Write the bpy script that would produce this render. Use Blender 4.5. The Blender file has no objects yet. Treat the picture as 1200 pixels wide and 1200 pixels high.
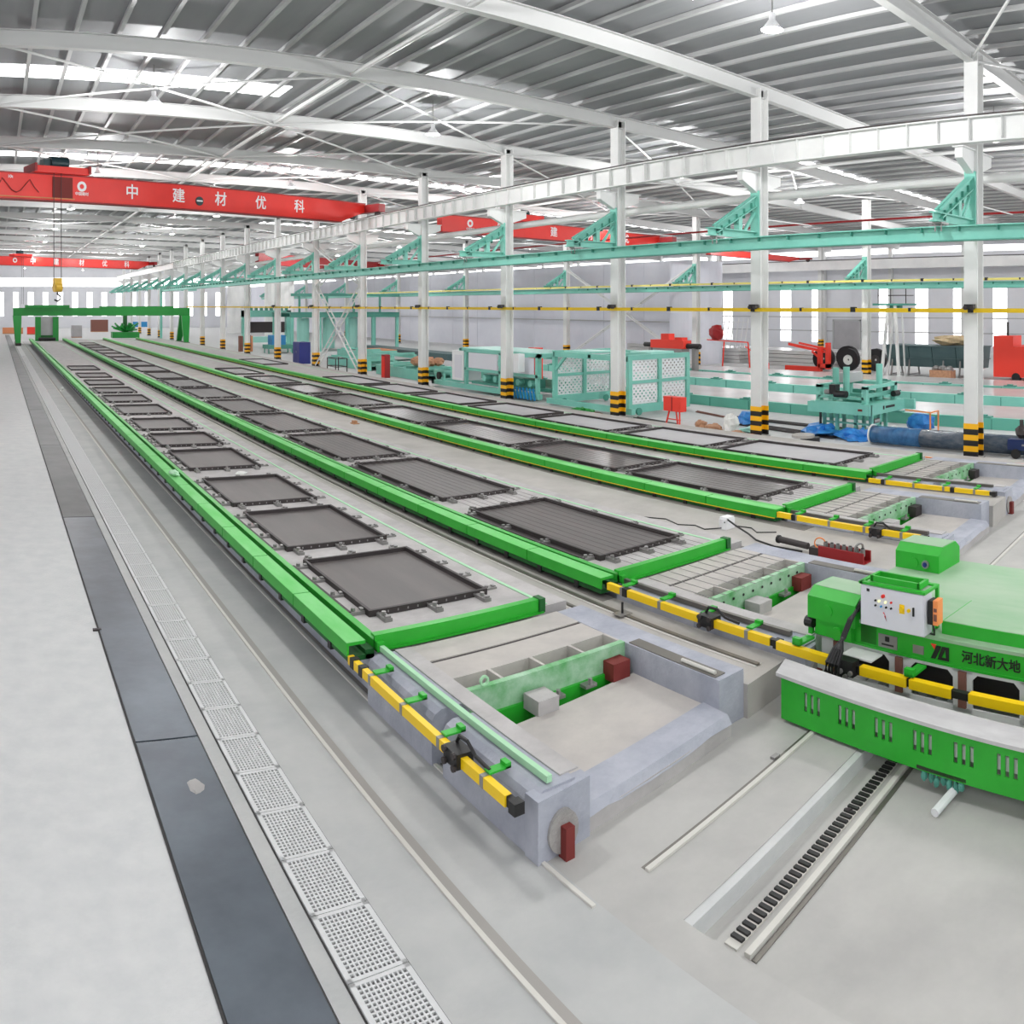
import bpy, math, random
from mathutils import Vector, Matrix
R = random.Random(7)
C = bpy.context.scene.collection
SC = bpy.context.scene
PI = math.pi

# ------------------------------------------------------------------ camera (stitched panorama: central cylindrical lens)
cam_data = bpy.data.cameras.new('camera')
cam_data.type = 'PANO'
cam_data.panorama_type = 'CENTRAL_CYLINDRICAL'
cam_data.central_cylindrical_range_u_min = -0.6
cam_data.central_cylindrical_range_u_max = 0.6
cam_data.central_cylindrical_range_v_min = -0.842
cam_data.central_cylindrical_range_v_max = 0.358
cam_data.central_cylindrical_radius = 1.0
cam_data.clip_end = 1000
cam = bpy.data.objects.new('camera', cam_data)
cam.location = (0, 0, 5)
cam.rotation_euler = (PI/2, 0, -0.605)
C.objects.link(cam)
SC.camera = cam

# ------------------------------------------------------------------ world, lights, exposure
w = bpy.data.worlds.new('overcast_sky'); SC.world = w; w.use_nodes = True
bg = w.node_tree.nodes['Background']
bg.inputs['Color'].default_value = (0.93, 0.96, 1.0, 1)
bg.inputs['Strength'].default_value = 1.25
SC.view_settings.view_transform = 'Standard'
SC.view_settings.look = 'None'
SC.view_settings.gamma = 1
SC.view_settings.use_curve_mapping = False
SC.view_settings.exposure = -0.02
LAMP_FILL_POWER = 1150
PANE_GLOW = 2.6
SC.cycles.use_denoising = True
SC.cycles.max_bounces = 8
SC.cycles.diffuse_bounces = 5

# ------------------------------------------------------------------ materials
def lin(c):
    out = []
    for v in c:
        v = v/255.0
        out.append(v/12.92 if v <= 0.04045 else ((v+0.055)/1.055)**2.4)
    return (*out, 1)
MATS = {}
def mat(name, rgb, rough=0.5, metal=0.0, rgb2=None, scale=1.0, bump=0.0, emit=0.0, stretch=None, contrast=(0.35, 0.65)):
    m = bpy.data.materials.new(name); m.use_nodes = True
    nt = m.node_tree; N = nt.nodes; L = nt.links
    b = N['Principled BSDF']
    b.inputs['Base Color'].default_value = lin(rgb)
    b.inputs['Roughness'].default_value = rough
    b.inputs['Metallic'].default_value = metal
    if emit:
        b.inputs['Emission Color'].default_value = lin(rgb)
        b.inputs['Emission Strength'].default_value = emit
    if rgb2 or bump:
        g = N.new('ShaderNodeNewGeometry')
        mp = N.new('ShaderNodeMapping')
        if stretch: mp.inputs['Scale'].default_value = stretch
        L.new(g.outputs['Position'], mp.inputs['Vector'])
        n = N.new('ShaderNodeTexNoise'); n.inputs['Scale'].default_value = scale
        n.inputs['Detail'].default_value = 6; n.inputs['Roughness'].default_value = 0.62
        L.new(mp.outputs['Vector'], n.inputs['Vector'])
        if rgb2:
            r = N.new('ShaderNodeValToRGB')
            r.color_ramp.elements[0].position = contrast[0]; r.color_ramp.elements[0].color = lin(rgb)
            r.color_ramp.elements[1].position = contrast[1]; r.color_ramp.elements[1].color = lin(rgb2)
            L.new(n.outputs['Fac'], r.inputs['Fac'])
            L.new(r.outputs['Color'], b.inputs['Base Color'])
        if bump:
            n2 = N.new('ShaderNodeTexNoise'); n2.inputs['Scale'].default_value = scale*9
            n2.inputs['Detail'].default_value = 4
            L.new(mp.outputs['Vector'], n2.inputs['Vector'])
            bp = N.new('ShaderNodeBump'); bp.inputs['Strength'].default_value = bump
            bp.inputs['Distance'].default_value = 0.02
            L.new(n2.outputs['Fac'], bp.inputs['Height'])
            L.new(bp.outputs['Normal'], b.inputs['Normal'])
    MATS[name] = m
    return m
M = MATS
mat('floor_concrete', (206, 206, 205), 0.75, rgb2=(196, 197, 197), scale=2.6, bump=0.25)
mat('strip_concrete', (184, 184, 182), 0.75, rgb2=(172, 173, 172), scale=1.1, bump=0.2)
mat('brown_and_shadow_strip', (134, 129, 124), 0.85, rgb2=(118, 114, 110), scale=1.5, bump=0.2)
mat('bed_concrete', (190, 186, 185), 0.8, rgb2=(170, 166, 165), scale=1.6, bump=0.35)
mat('cream_concrete', (194, 188, 182), 0.8, rgb2=(176, 171, 167), scale=1.2, bump=0.3)
mat('gap_concrete', (184, 180, 175), 0.8, rgb2=(168, 164, 159), scale=0.8, bump=0.25)
mat('plaster', (178, 180, 190), 0.8, rgb2=(156, 159, 171), scale=2.0, bump=0.4)
mat('trench_concrete', (186, 184, 180), 0.75, rgb2=(170, 168, 165), scale=0.8, bump=0.2)
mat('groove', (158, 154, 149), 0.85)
mat('dark_crack', (60, 58, 58), 0.9)
mat('steel_cover', (92, 100, 108), 0.38, 0.55, rgb2=(70, 76, 84), scale=0.6, bump=0.1)
mat('steel_cover_old', (112, 112, 112), 0.55, 0.3, rgb2=(96, 96, 97), scale=0.8, bump=0.1)
mat('grate_plastic', (206, 206, 206), 0.6)
mat('grate_dark', (122, 122, 122), 0.9)
mat('white_steel', (232, 232, 230), 0.45, rgb2=(220, 220, 219), scale=0.5)
mat('dusty_white', (204, 203, 202), 0.55, rgb2=(186, 184, 184), scale=2.5, stretch=(3, 0.6, 1))
mat('white_paint', (236, 236, 238), 0.4)
mat('wall_sheet', (232, 232, 236), 0.6, rgb2=(224, 225, 230), scale=0.3)
mat('partition_sheet', (224, 224, 232), 0.6, rgb2=(212, 212, 222), scale=0.2)
mat('roof_sheet', (150, 151, 153), 0.6, rgb2=(134, 135, 138), scale=0.4, stretch=(1, 0.15, 1))
mat('rafter_paint', (204, 204, 203), 0.5)
mat('purlin_paint', (184, 184, 184), 0.5)
mat('green_paint', (44, 176, 48), 0.4, rgb2=(38, 166, 42), scale=2)
mat('dusty_green', (122, 204, 122), 0.6, rgb2=(92, 196, 92), scale=2.5, stretch=(1, 0.3, 1))
mat('pale_green', (164, 188, 160), 0.6, rgb2=(142, 180, 142), scale=1.8, bump=0.1, stretch=(1, 0.3, 1))
mat('dusty_light_green', (170, 216, 176), 0.6)
mat('dark_green', (16, 92, 34), 0.6)
mat('gantry_green', (24, 138, 52), 0.45)
mat('face_green', (92, 168, 100), 0.6, rgb2=(172, 206, 178), scale=2.4, bump=0.1)
mat('teal', (134, 204, 188), 0.45, rgb2=(120, 194, 178), scale=0.8)
mat('teal_dark', (78, 150, 134), 0.5)
mat('teal_mid', (100, 178, 158), 0.5)
mat('teal_pale', (168, 226, 214), 0.4)
mat('red', (236, 46, 36), 0.4, rgb2=(226, 40, 32), scale=0.6)
mat('red_dark', (150, 26, 30), 0.5)
mat('red_bright', (236, 62, 46), 0.45)
mat('maroon', (120, 42, 38), 0.7)
mat('yellow', (248, 206, 10), 0.4)
mat('yellow_pale', (226, 216, 120), 0.5)
mat('hazard_yellow', (250, 186, 20), 0.45)
mat('black', (26, 25, 26), 0.5)
mat('frame_steel', (66, 60, 60), 0.55, 0.3)
mat('clamp_steel', (150, 148, 146), 0.4, 0.5)
mat('mould_plate', (100, 94, 92), 0.5, 0.0, rgb2=(88, 83, 82), scale=0.5, stretch=(4, 0.6, 1), bump=0.05)
mat('mould_plate_glossy', (92, 86, 86), 0.32, 0.2, rgb2=(78, 74, 74), scale=0.6, stretch=(0.4, 6, 1), bump=0.06)
mat('mould_grey', (184, 182, 184), 0.6, rgb2=(172, 170, 172), scale=0.6)
mat('rail_steel', (120, 116, 110), 0.45, 0.6)
mat('rail_light', (206, 203, 196), 0.6)
mat('navy', (28, 38, 120), 0.4)
mat('cart_navy', (24, 44, 92), 0.4)
mat('tarp_blue', (28, 104, 190), 0.4, rgb2=(60, 150, 220), scale=4)
mat('blue', (40, 140, 200), 0.45)
mat('wrap', (40, 62, 82), 0.25, rgb2=(88, 96, 106), scale=2.2, bump=0.6, stretch=(1, 1, 3))
mat('wrap_blue', (24, 74, 120), 0.22, rgb2=(52, 112, 160), scale=3, bump=0.6)
mat('tyre', (34, 32, 34), 0.8)
mat('hopper_grey', (78, 102, 104), 0.5, rgb2=(68, 92, 95), scale=1)
mat('orange', (246, 150, 84), 0.5)
mat('pallet_orange', (214, 140, 96), 0.7)
mat('cardboard', (196, 150, 116), 0.8, rgb2=(170, 124, 96), scale=6)
mat('brown', (128, 84, 72), 0.7)
mat('cloth_white', (232, 232, 228), 0.8)
mat('cabinet_white', (222, 222, 230), 0.4)
mat('glossy_white', (204, 203, 202), 0.22, rgb2=(194, 192, 190), scale=0.5)
mat('motor_dark', (24, 52, 58), 0.4)
mat('hook_yellow', (220, 176, 60), 0.4)
mat('window_light', (255, 255, 255), 0.3, emit=PANE_GLOW)
mat('skylight_light', (255, 255, 255), 0.3, emit=PANE_GLOW*1.4)
mat('added_lamp_glow', (255, 252, 245), 0.3, emit=6)
mat('screen_lit', (250, 250, 170), 0.3, emit=1.0)
mat('concrete_dirty', (176, 172, 168), 0.85, rgb2=(150, 147, 144), scale=4, bump=0.5)
mat('canvas', (206, 186, 150), 0.8, rgb2=(186, 160, 124), scale=3)
mat('timber', (178, 132, 96), 0.7)

# ------------------------------------------------------------------ mesh builder
class MB:
    def __init__(s): s.v = []; s.f = []
    def add(s, vs, fs):
        o = len(s.v); s.v += [tuple(p) for p in vs]; s.f += [tuple(i+o for i in f) for f in fs]; return s
    def box(s, x0, x1, y0, y1, z0, z1):
        return s.add([(x0,y0,z0),(x1,y0,z0),(x1,y1,z0),(x0,y1,z0),(x0,y0,z1),(x1,y0,z1),(x1,y1,z1),(x0,y1,z1)],
                     [(3,2,1,0),(4,5,6,7),(0,1,5,4),(1,2,6,5),(2,3,7,6),(3,0,4,7)])
    def prism(s, poly, z0, z1):          # poly in x,y counter-clockwise
        n = len(poly)
        vs = [(x,y,z0) for x,y in poly] + [(x,y,z1) for x,y in poly]
        return s.add(vs, [tuple(reversed(range(n))), tuple(range(n,2*n))] + [(i,(i+1)%n,n+(i+1)%n,n+i) for i in range(n)])
    def prism_y(s, poly, y0, y1):        # poly in x,z
        n = len(poly)
        vs = [(x,y0,z) for x,z in poly] + [(x,y1,z) for x,z in poly]
        return s.add(vs, [tuple(range(n)), tuple(reversed(range(n,2*n)))] + [((i+1)%n,i,n+i,n+(i+1)%n) for i in range(n)])
    def prism_x(s, poly, x0, x1):        # poly in y,z
        n = len(poly)
        vs = [(x0,y,z) for y,z in poly] + [(x1,y,z) for y,z in poly]
        return s.add(vs, [tuple(reversed(range(n))), tuple(range(n,2*n))] + [(i,(i+1)%n,n+(i+1)%n,n+i) for i in range(n)])
    def bar(s, p, q, a, b=None):         # rectangular bar p->q, width a, height b
        b = b or a
        p = Vector(p); q = Vector(q); d = (q-p).normalized()
        up = Vector((0,0,1)) if abs(d.z) < 0.95 else Vector((0,1,0))
        sd = d.cross(up).normalized()*a/2; u = sd.cross(d).normalized()*b/2
        vs = [p-sd-u, p+sd-u, p+sd+u, p-sd+u, q-sd-u, q+sd-u, q+sd+u, q-sd+u]
        return s.add(vs, [(0,1,2,3),(7,6,5,4),(1,0,4,5),(2,1,5,6),(3,2,6,7),(0,3,7,4)])
    def cyl(s, p, q, r, n=12, r2=None):
        r2 = r if r2 is None else r2
        p = Vector(p); q = Vector(q); d = (q-p).normalized()
        up = Vector((0,0,1)) if abs(d.z) < 0.95 else Vector((0,1,0))
        a = d.cross(up).normalized(); b = a.cross(d)
        vs = []
        for c, rr in ((p, r), (q, r2)):
            for i in range(n):
                t = 2*PI*i/n; vs.append(c + a*math.cos(t)*rr + b*math.sin(t)*rr)
        return s.add(vs, [tuple(range(n)), tuple(reversed(range(n,2*n)))] + [((i+1)%n,i,n+i,n+(i+1)%n) for i in range(n)])
    def tube(s, pts, r, n=6):
        pts = [Vector(p) for p in pts]
        rings = []
        for i, p in enumerate(pts):
            d = (pts[min(i+1,len(pts)-1)] - pts[max(i-1,0)]).normalized()
            up = Vector((0,0,1)) if abs(d.z) < 0.95 else Vector((0,1,0))
            a = d.cross(up).normalized(); b = a.cross(d)
            rings += [p + a*math.cos(2*PI*k/n)*r + b*math.sin(2*PI*k/n)*r for k in range(n)]
        fs = [tuple(range(n)), tuple(reversed(range(len(rings)-n, len(rings))))]
        for i in range(len(pts)-1):
            for k in range(n):
                fs.append((i*n+(k+1)%n, i*n+k, (i+1)*n+k, (i+1)*n+(k+1)%n))
        return s.add(rings, fs)
    def ring(s, c, axis, r0, r1, h, n=16):  # flat annulus with thickness
        c = Vector(c); d = Vector(axis).normalized()
        up = Vector((0,0,1)) if abs(d.z) < 0.95 else Vector((0,1,0))
        a = d.cross(up).normalized(); b = a.cross(d)
        vs = []
        for off in (-h/2, h/2):
            for r in (r0, r1):
                for i in range(n):
                    t = 2*PI*i/n; vs.append(c + d*off + a*math.cos(t)*r + b*math.sin(t)*r)
        fs = []
        for i in range(n):
            j = (i+1)%n
            fs += [(i,j,n+j,n+i), (2*n+j,2*n+i,3*n+i,3*n+j), (n+i,n+j,3*n+j,3*n+i), (j,i,2*n+i,2*n+j)]
        return s.add(vs, fs)
    def blob(s, c, rx, ry, rz, seed=0, n=8, m=5, j=0.22):
        rr = random.Random(seed); vs = [(c[0], c[1], c[2]+rz)]
        for i in range(1, m):
            for k in range(n):
                t = 2*PI*k/n; p = PI*i/m; q = 1+rr.uniform(-j, j)
                vs.append((c[0]+rx*q*math.sin(p)*math.cos(t), c[1]+ry*q*math.sin(p)*math.sin(t), c[2]+rz*q*math.cos(p)))
        vs.append((c[0], c[1], c[2]-rz))
        fs = [(0, 1+k, 1+(k+1)%n) for k in range(n)]
        for i in range(m-2):
            for k in range(n):
                a = 1+i*n+k; b2 = 1+i*n+(k+1)%n
                fs.append((a, a+n, b2+n, b2))
        e = len(vs)-1
        fs += [(e, 1+(m-2)*n+(k+1)%n, 1+(m-2)*n+k) for k in range(n)]
        return s.add(vs, fs)
    def mesh(s, name, material, smooth=False):
        me = bpy.data.meshes.new(name); me.from_pydata(s.v, [], s.f); me.update()
        if smooth: me.polygons.foreach_set('use_smooth', [True]*len(me.polygons))
        me.materials.append(M[material]); return me
    def obj(s, name, material, parent=None, loc=None, smooth=False, **props):
        return link(name, s.mesh(name, material, smooth), parent, loc, **props)

def link(name, me, parent=None, loc=None, rz=0, **props):
    o = bpy.data.objects.new(name, me); C.objects.link(o)
    if parent: o.parent = parent
    if loc: o.location = loc
    if rz: o.rotation_euler = (0, 0, rz)
    for k, v in props.items(): o[k] = v
    return o
def B(*a): return MB().box(*a)
def thing(name, label, cat, loc=(0,0,0), rz=0, group=None):
    return link(name, None, None, loc, rz, label=label, category=cat, **({'group': group} if group else {}))
def tag(o, label, cat, group=None):
    o['label'] = label; o['category'] = cat
    if group: o['group'] = group
    return o
def struct(name, mb, material, parent=None, **kw):
    o = mb.obj(name, material, parent, **kw)
    if not parent: o['kind'] = 'structure'
    return o
def text(s, size, material, loc, rot, parent=None, name='lettering', depth=0.006, sx=1.0):
    cu = bpy.data.curves.new(name, 'FONT'); cu.body = s; cu.size = size; cu.extrude = depth; cu.offset = 0.014*size
    cu.align_x = 'CENTER'; cu.align_y = 'CENTER'
    t = bpy.data.objects.new(name, cu); C.objects.link(t)
    bpy.context.view_layer.update()
    dg = bpy.context.evaluated_depsgraph_get()
    me = bpy.data.meshes.new_from_object(t.evaluated_get(dg)); me.name = name
    bpy.data.objects.remove(t)
    me.materials.clear(); me.materials.append(M[material])
    o = link(name, me, parent, loc); o.rotation_euler = rot; o.scale = (sx, 1, 1)
    return o
ORD = ['nearest', 'second nearest', 'third nearest', 'fourth nearest', 'fifth nearest', 'sixth nearest', 'seventh nearest', 'eighth nearest',
       'ninth nearest', 'tenth nearest', 'eleventh nearest', 'twelfth nearest', 'thirteenth nearest', 'fourteenth nearest', 'fifteenth nearest',
       'sixteenth nearest', 'seventeenth nearest', 'eighteenth nearest', 'nineteenth nearest', 'twentieth nearest']
def sk(x): return 0.1*(x-5.9)      # the cross trench in front of the beds runs slightly askew

# ------------------------------------------------------------------ room shell
XL, XR, YB, YE = -14.0, 82.0, -9.0, 190.0
def rz_(x): return 14.4 - 0.03*abs(x)
# floor and trench
fl = struct('floor', MB().prism([(XL,YB),(5.0,YB),(5.0,4.8+sk(5.0)),(XR,4.8+sk(XR)),(XR,YE),(XL,YE)], -0.6, 0.0), 'floor_concrete')
struct('floor', MB().prism([(5.0,YB),(XR,YB),(XR,4.8+sk(XR)),(5.0,4.8+sk(5.0))], -0.6, -0.16), 'trench_concrete')
struct('floor', B(2.33, 4.62, -4, 118, 0.001, 0.012), 'strip_concrete')
struct('floor', MB().prism([(4.62,YB),(5.0,YB),(5.0,4.8),(40,4.8+sk(40)),(40,6.6+sk(40)),(4.62,6.6)], 0.001, 0.010), 'trench_concrete')
struct('floor', B(4.62, 5.0, 6.2, 118, 0.002, 0.016), 'brown_and_shadow_strip')  # brownish-grey floor strip beside the first bed, its own colour
# steel cover plates
cov = thing('cable_channel', 'dark steel cover plates laid end to end along the left floor', 'channel cover')
plen = 10.4
pm = B(1.59, 2.31, 0.02, plen-0.02, 0.0, 0.018)
for k in range(15):
    y = -11.2+plen*k
    pm.obj('cover_plate', 'steel_cover' if y < 18 else 'steel_cover_old', cov, (0, y, 0.001+0.002*(k % 2)))
MB().box(1.565, 1.59, -9, 144, 0.0, 0.012).box(2.31, 2.325, -9, 144, 0.0, 0.008).obj('edge_gap', 'dark_crack', cov)
# round white splash of cement and hole on the cover
MB().blob((2.05, 8.6, 0.02), 0.09, 0.14, 0.008, 3, 10, 4).obj('cement_splash', 'clamp_steel', cov)
# drain grates
dr = thing('drain_channel', 'long row of pale perforated drain gratings beside the dark cover plates', 'drain')
g = MB()
g.box(0,0.5,0,0.035,0,0.02).box(0,0.5,0.70,0.735,0,0.02).box(0,0.045,0,0.735,0,0.02).box(0.455,0.5,0,0.735,0,0.02)
for i in range(1, 11): g.box(0.045+i*0.0373-0.007, 0.045+i*0.0373+0.007, 0.035, 0.70, 0.004, 0.018)
for i in range(1, 15): g.box(0.045, 0.455, 0.035+i*0.0443-0.008, 0.035+i*0.0443+0.008, 0.002, 0.017)
gm = g.mesh('drain_grate', 'grate_plastic')
for k in range(110):
    link('drain_grate', gm, dr, (2.505, 2.0+0.745*k, 0.012))
B(2.505, 3.005, 84, 104, 0.012, 0.03).obj('far_grates', 'grate_plastic', dr)
MB().box(2.5, 3.01, 0, 104, 0.010, 0.0135).obj('drain_bed', 'grate_dark', dr)
MB().box(2.488,2.502,0,104,0.010,0.016).box(3.006,3.018,0,104,0.010,0.016).obj('joint', 'dark_crack', dr)
# ground rails left of the beds
rl = thing('ground_rail', 'pale steel crane rail in the floor strip between drain grates and green cover', 'rail', (3.64, 0, 0.012))
MB().box(-0.022,0.022,2,118,0,0.02).obj('rail_head', 'rail_light', rl)
MB().box(0.022,0.12,2,118,0,0.003).obj('groove', 'groove', rl)  # flat strip, darker to paint in the shadow beside the rail
rl = thing('ground_rail', 'pale steel rail closest beside the leftmost green side cover', 'rail', (4.56, 0, 0.012))
MB().box(-0.02,0.02,5.4,118,0,0.02).obj('rail_head', 'rail_light', rl)

# right wall, end wall, left wall
def wall_with_holes(name, axis, pos, a0, a1, zt, holes, th=0.25, material='wall_sheet'):
    """holes: (a0,a1,z0,z1); wall built as strips around them"""
    mb = MB()
    def bx(s0, s1, z0, z1):
        if s1-s0 < 1e-4 or z1-z0 < 1e-4: return
        if axis == 'x': mb.box(pos, pos+th, s0, s1, z0, z1)
        else: mb.box(s0, s1, pos, pos+th, z0, z1)
    cols = sorted(set([a0, a1] + [h[0] for h in holes] + [h[1] for h in holes]))
    for s0, s1 in zip(cols, cols[1:]):
        m = (s0+s1)/2; hs = sorted([h for h in holes if h[0] <= m <= h[1]], key=lambda h: h[2])
        z = 0.0
        for h in hs: bx(s0, s1, z, h[2]); z = h[3]
        bx(s0, s1, z, zt)
    return struct(name, mb, material)
wys = [y for y in [20.3+4.6*k for k in range(-5, 20)]]
holes = []
n = 0
for y in wys:
    if abs(y-52.5) < 1.2: continue
    holes.append((y-0.8, y+0.8, 0.7, 7.2))
clere = (YB+1, YE-1, 10.7, 11.4)
holes2 = [h for h in holes] + [clere]
wall_with_holes('wall_right', 'x', XR, YB, YE, rz_(XR)+0.3, holes2)
def window(ax, pos, a0, a1, z0, z1, zs, idx, mull=()):
    wd = link('window_%d' % idx, None, None, (0,0,0), kind='structure')
    if ax == 'x':
        bx = lambda s0, s1, u0, u1, d0, d1: MB().box(pos+d0, pos+d1, s0, s1, u0, u1)
    else:
        bx = lambda s0, s1, u0, u1, d0, d1: MB().box(s0, s1, pos+d0, pos+d1, u0, u1)
    zz = [z0]+list(zs)+[z1]
    for u0, u1 in zip(zz, zz[1:]):
        bx(a0, a1, u0+0.04, u1-0.04, 0.10, 0.13).obj('pane', 'window_light', wd)
    for u in zs:
        bx(a0, a1, u-0.04, u+0.04, 0.02, 0.16).obj('transom', 'white_steel', wd)
    return wd
idx = 1
for h in holes:
    window('x', XR, h[0], h[1], h[2], h[3], (2.1, 3.6), idx); idx += 1
window('x', XR, clere[0], clere[1], clere[2], clere[3], (), idx); idx += 1
# ribs, girts and the door of the right wall
for z in (2.0, 3.6, 7.6, 9.6):
    struct('trim_%d' % (int(z*10)), B(XR-0.06, XR, YB, YE, z, z+0.1), 'purlin_paint')
k = 0
for y in [11.4+8.9*i for i in range(20)]:
    struct('trim_%d' % (200+k), B(XR-0.5, XR-0.06, y-0.2, y+0.2, 0, rz_(XR)-0.2), 'white_steel'); k += 1
dd = link('door_1', None, None, (XR-0.1, 0, 0), kind='structure')
B(-0.05, 0.0, 51.2, 54.6, 0, 3.2).obj('door_leaf', 'mould_grey', dd)
MB().box(-0.1,0.02,51.0,51.2,0,3.4).box(-0.1,0.02,54.6,54.8,0,3.4).box(-0.1,0.02,51.0,54.8,3.2,3.4).obj('door_frame', 'purlin_paint', dd)
# end wall
eh = []
for i in range(28):
    x = -12.6+3.3*i
    eh.append((x, x+1.2, 2.6, 8.0))
eh.append((-12, 80, 9.2, 11.2))
wall_with_holes('wall_end', 'y', YE, XL, XR, 14.6, eh)
for h in eh:
    window('y', YE, h[0], h[1], h[2], h[3], (), idx); idx += 1
# left wall with a row of windows
lh = [(y, y+1.6, 0.8, 7.2) for y in [4+8.8*i for i in range(20)]]
wall_with_holes('wall_left', 'x', XL-0.25, YB, YE, 14.2, lh)
for h in lh:
    window('x', XL-0.25, h[0], h[1], h[2], h[3], (), idx); idx += 1
# inner partition behind the second column row
pt = link('wall_partition', None, None, (0,0,0), kind='structure')
for k in range(22):
    y = 54+6*k
    B(57.0, 57.2, y+0.02, y+5.98, 0, 9.2).obj('panel', 'partition_sheet', pt)
B(56.9, 57.0, 54, 186, 3.4, 3.5).obj('girt', 'purlin_paint', pt)
B(56.85, 57.25, 53.7, 54.0, 0, 9.2).obj('end_post', 'white_steel', pt)

# ------------------------------------------------------------------ ceiling
ce = link('ceiling', None, None, (0,0,0), kind='structure')
MB().add([(0,YB,14.4),(XR,YB,rz_(XR)),(XR,YE,rz_(XR)),(0,YE,14.4),(0,YB,14.55),(XR,YB,rz_(XR)+.15),(XR,YE,rz_(XR)+.15),(0,YE,14.55)],
         [(0,1,2,3),(7,6,5,4),(0,4,5,1),(1,5,6,2),(2,6,7,3),(3,7,4,0)]).obj('roof_slope', 'roof_sheet', ce)
MB().add([(XL,YB,rz_(XL)),(0,YB,14.4),(0,YE,14.4),(XL,YE,rz_(XL)),(XL,YB,rz_(XL)+.15),(0,YB,14.55),(0,YE,14.55),(XL,YE,rz_(XL)+.15)],
         [(0,1,2,3),(7,6,5,4),(0,4,5,1),(1,5,6,2),(2,6,7,3),(3,7,4,0)]).obj('roof_slope', 'roof_sheet', ce)
pur = MB().box(-0.03,0.03,YB,YE,-0.13,-0.02).box(-0.03,0.12,YB,YE,-0.15,-0.13).mesh('purlin', 'purlin_paint')
x = XL+0.7
while x < XR:
    link('purlin', pur, ce, (x, 0, rz_(x))); x += 1.45
def skylight(y, x0, x1, wy=0.9):
    a, b = (x0, x1)
    segs = [(a, min(0,b)), (max(0,a), b)] if a < 0 < b else [(a, b)]
    for s0, s1 in segs:
        z0, z1 = rz_(s0)-0.012, rz_(s1)-0.012
        MB().add([(s0,y-wy/2,z0),(s1,y-wy/2,z1),(s1,y+wy/2,z1),(s0,y+wy/2,z0),
                  (s0,y-wy/2,z0-.012),(s1,y-wy/2,z1-.012),(s1,y+wy/2,z1-.012),(s0,y+wy/2,z0-.012)],
                 [(0,1,2,3),(7,6,5,4),(0,4,5,1),(1,5,6,2),(2,6,7,3),(3,7,4,0)]).obj('skylight', 'skylight_light', ce)
for y, x0, x1, wy in ((52.5,XL,34,1.6),(29.5,36,60,2.6),(2,XL,80,2.5),(16,XL,18,1.8),(34,XL,12,1.8),(118,XL,24,1.6),(142,XL,24,1.6),(84,27,56,1.6),(60,40,80,1.6),(100,0,80,1.4),(160,-12,80,1.4)):
    skylight(y, x0, x1, wy)
CY = [11.4,20.2,28.2,36.9,46.0,55,64,73.5,83,92.5,102,111.2,120.4,129.6,138.8,148,157.2,166.4]
RY = [-6.4, 2.5] + CY + [175.6, 184.8]
def beam_i(mb, p, q, wdt, h, t=0.03):
    """I-beam from p to q (roughly horizontal), origin at its top centre"""
    p = Vector(p); q = Vector(q); z = Vector((0,0,1))
    mb.bar(p-z*t/2, q-z*t/2, wdt, t); mb.bar(p-z*(h-t/2), q-z*(h-t/2), wdt, t); mb.bar(p-z*h/2, q-z*h/2, t, h-2*t)
    return mb
for y in RY:
    mb = MB()
    beam_i(mb, (XL, y, rz_(XL)-0.27), (0, y, 14.13), 0.3, 0.55)
    beam_i(mb, (0, y, 14.13), (XR-0.1, y, rz_(XR)-0.27), 0.3, 0.55)
    mb.obj('rafter', 'rafter_paint', ce)
for i, (y0, y1) in enumerate(zip(RY, RY[1:])):      # diagonal roof bracing and tie tubes
    if i % 3 == 1 or i in (5, 6):
        for xa, xb in ((0,12.5),(12.5,25),(25,38),(38,51)):
            MB().cyl((xa,y0,rz_(xa)-0.75),(xb,y1,rz_(xb)-0.75),0.05,6).cyl((xb,y0,rz_(xb)-0.75),(xa,y1,rz_(xa)-0.75),0.05,6).obj('roof_brace', 'rafter_paint', ce)
for x in (0, 12.5, 38, 66):
    MB().cyl((x,YB,rz_(x)-0.7),(x,YE,rz_(x)-0.7),0.09,8).obj('tie_tube', 'white_steel', ce)

# ------------------------------------------------------------------ columns
def col_meshes(h):
    s = MB()
    s.box(-0.235,-0.195,-0.24,0.24,0,h).box(0.195,0.235,-0.24,0.24,0,h).box(-0.195,0.195,-0.015,0.015,0,h)
    return s.mesh('shaft', 'white_steel')
def stripe_mesh(m):
    s = MB()
    s.box(-0.243,-0.187,-0.25,0.25,0,0.18).box(0.187,0.243,-0.25,0.25,0,0.18).box(-0.187,0.187,-0.024,0.024,0,0.18)
    return s.mesh('hazard_stripe', m)
SHAFT = col_meshes(13.15); SHAFT2 = col_meshes(12.4)
ST_Y = stripe_mesh('hazard_yellow'); ST_B = stripe_mesh('black')
FOOT = MB().box(-0.36,0.36,-0.36,0.36,0,0.03).box(-0.29,0.29,-0.29,0.29,0.03,0.1).mesh('base_plate', 'concrete_dirty')
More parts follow.
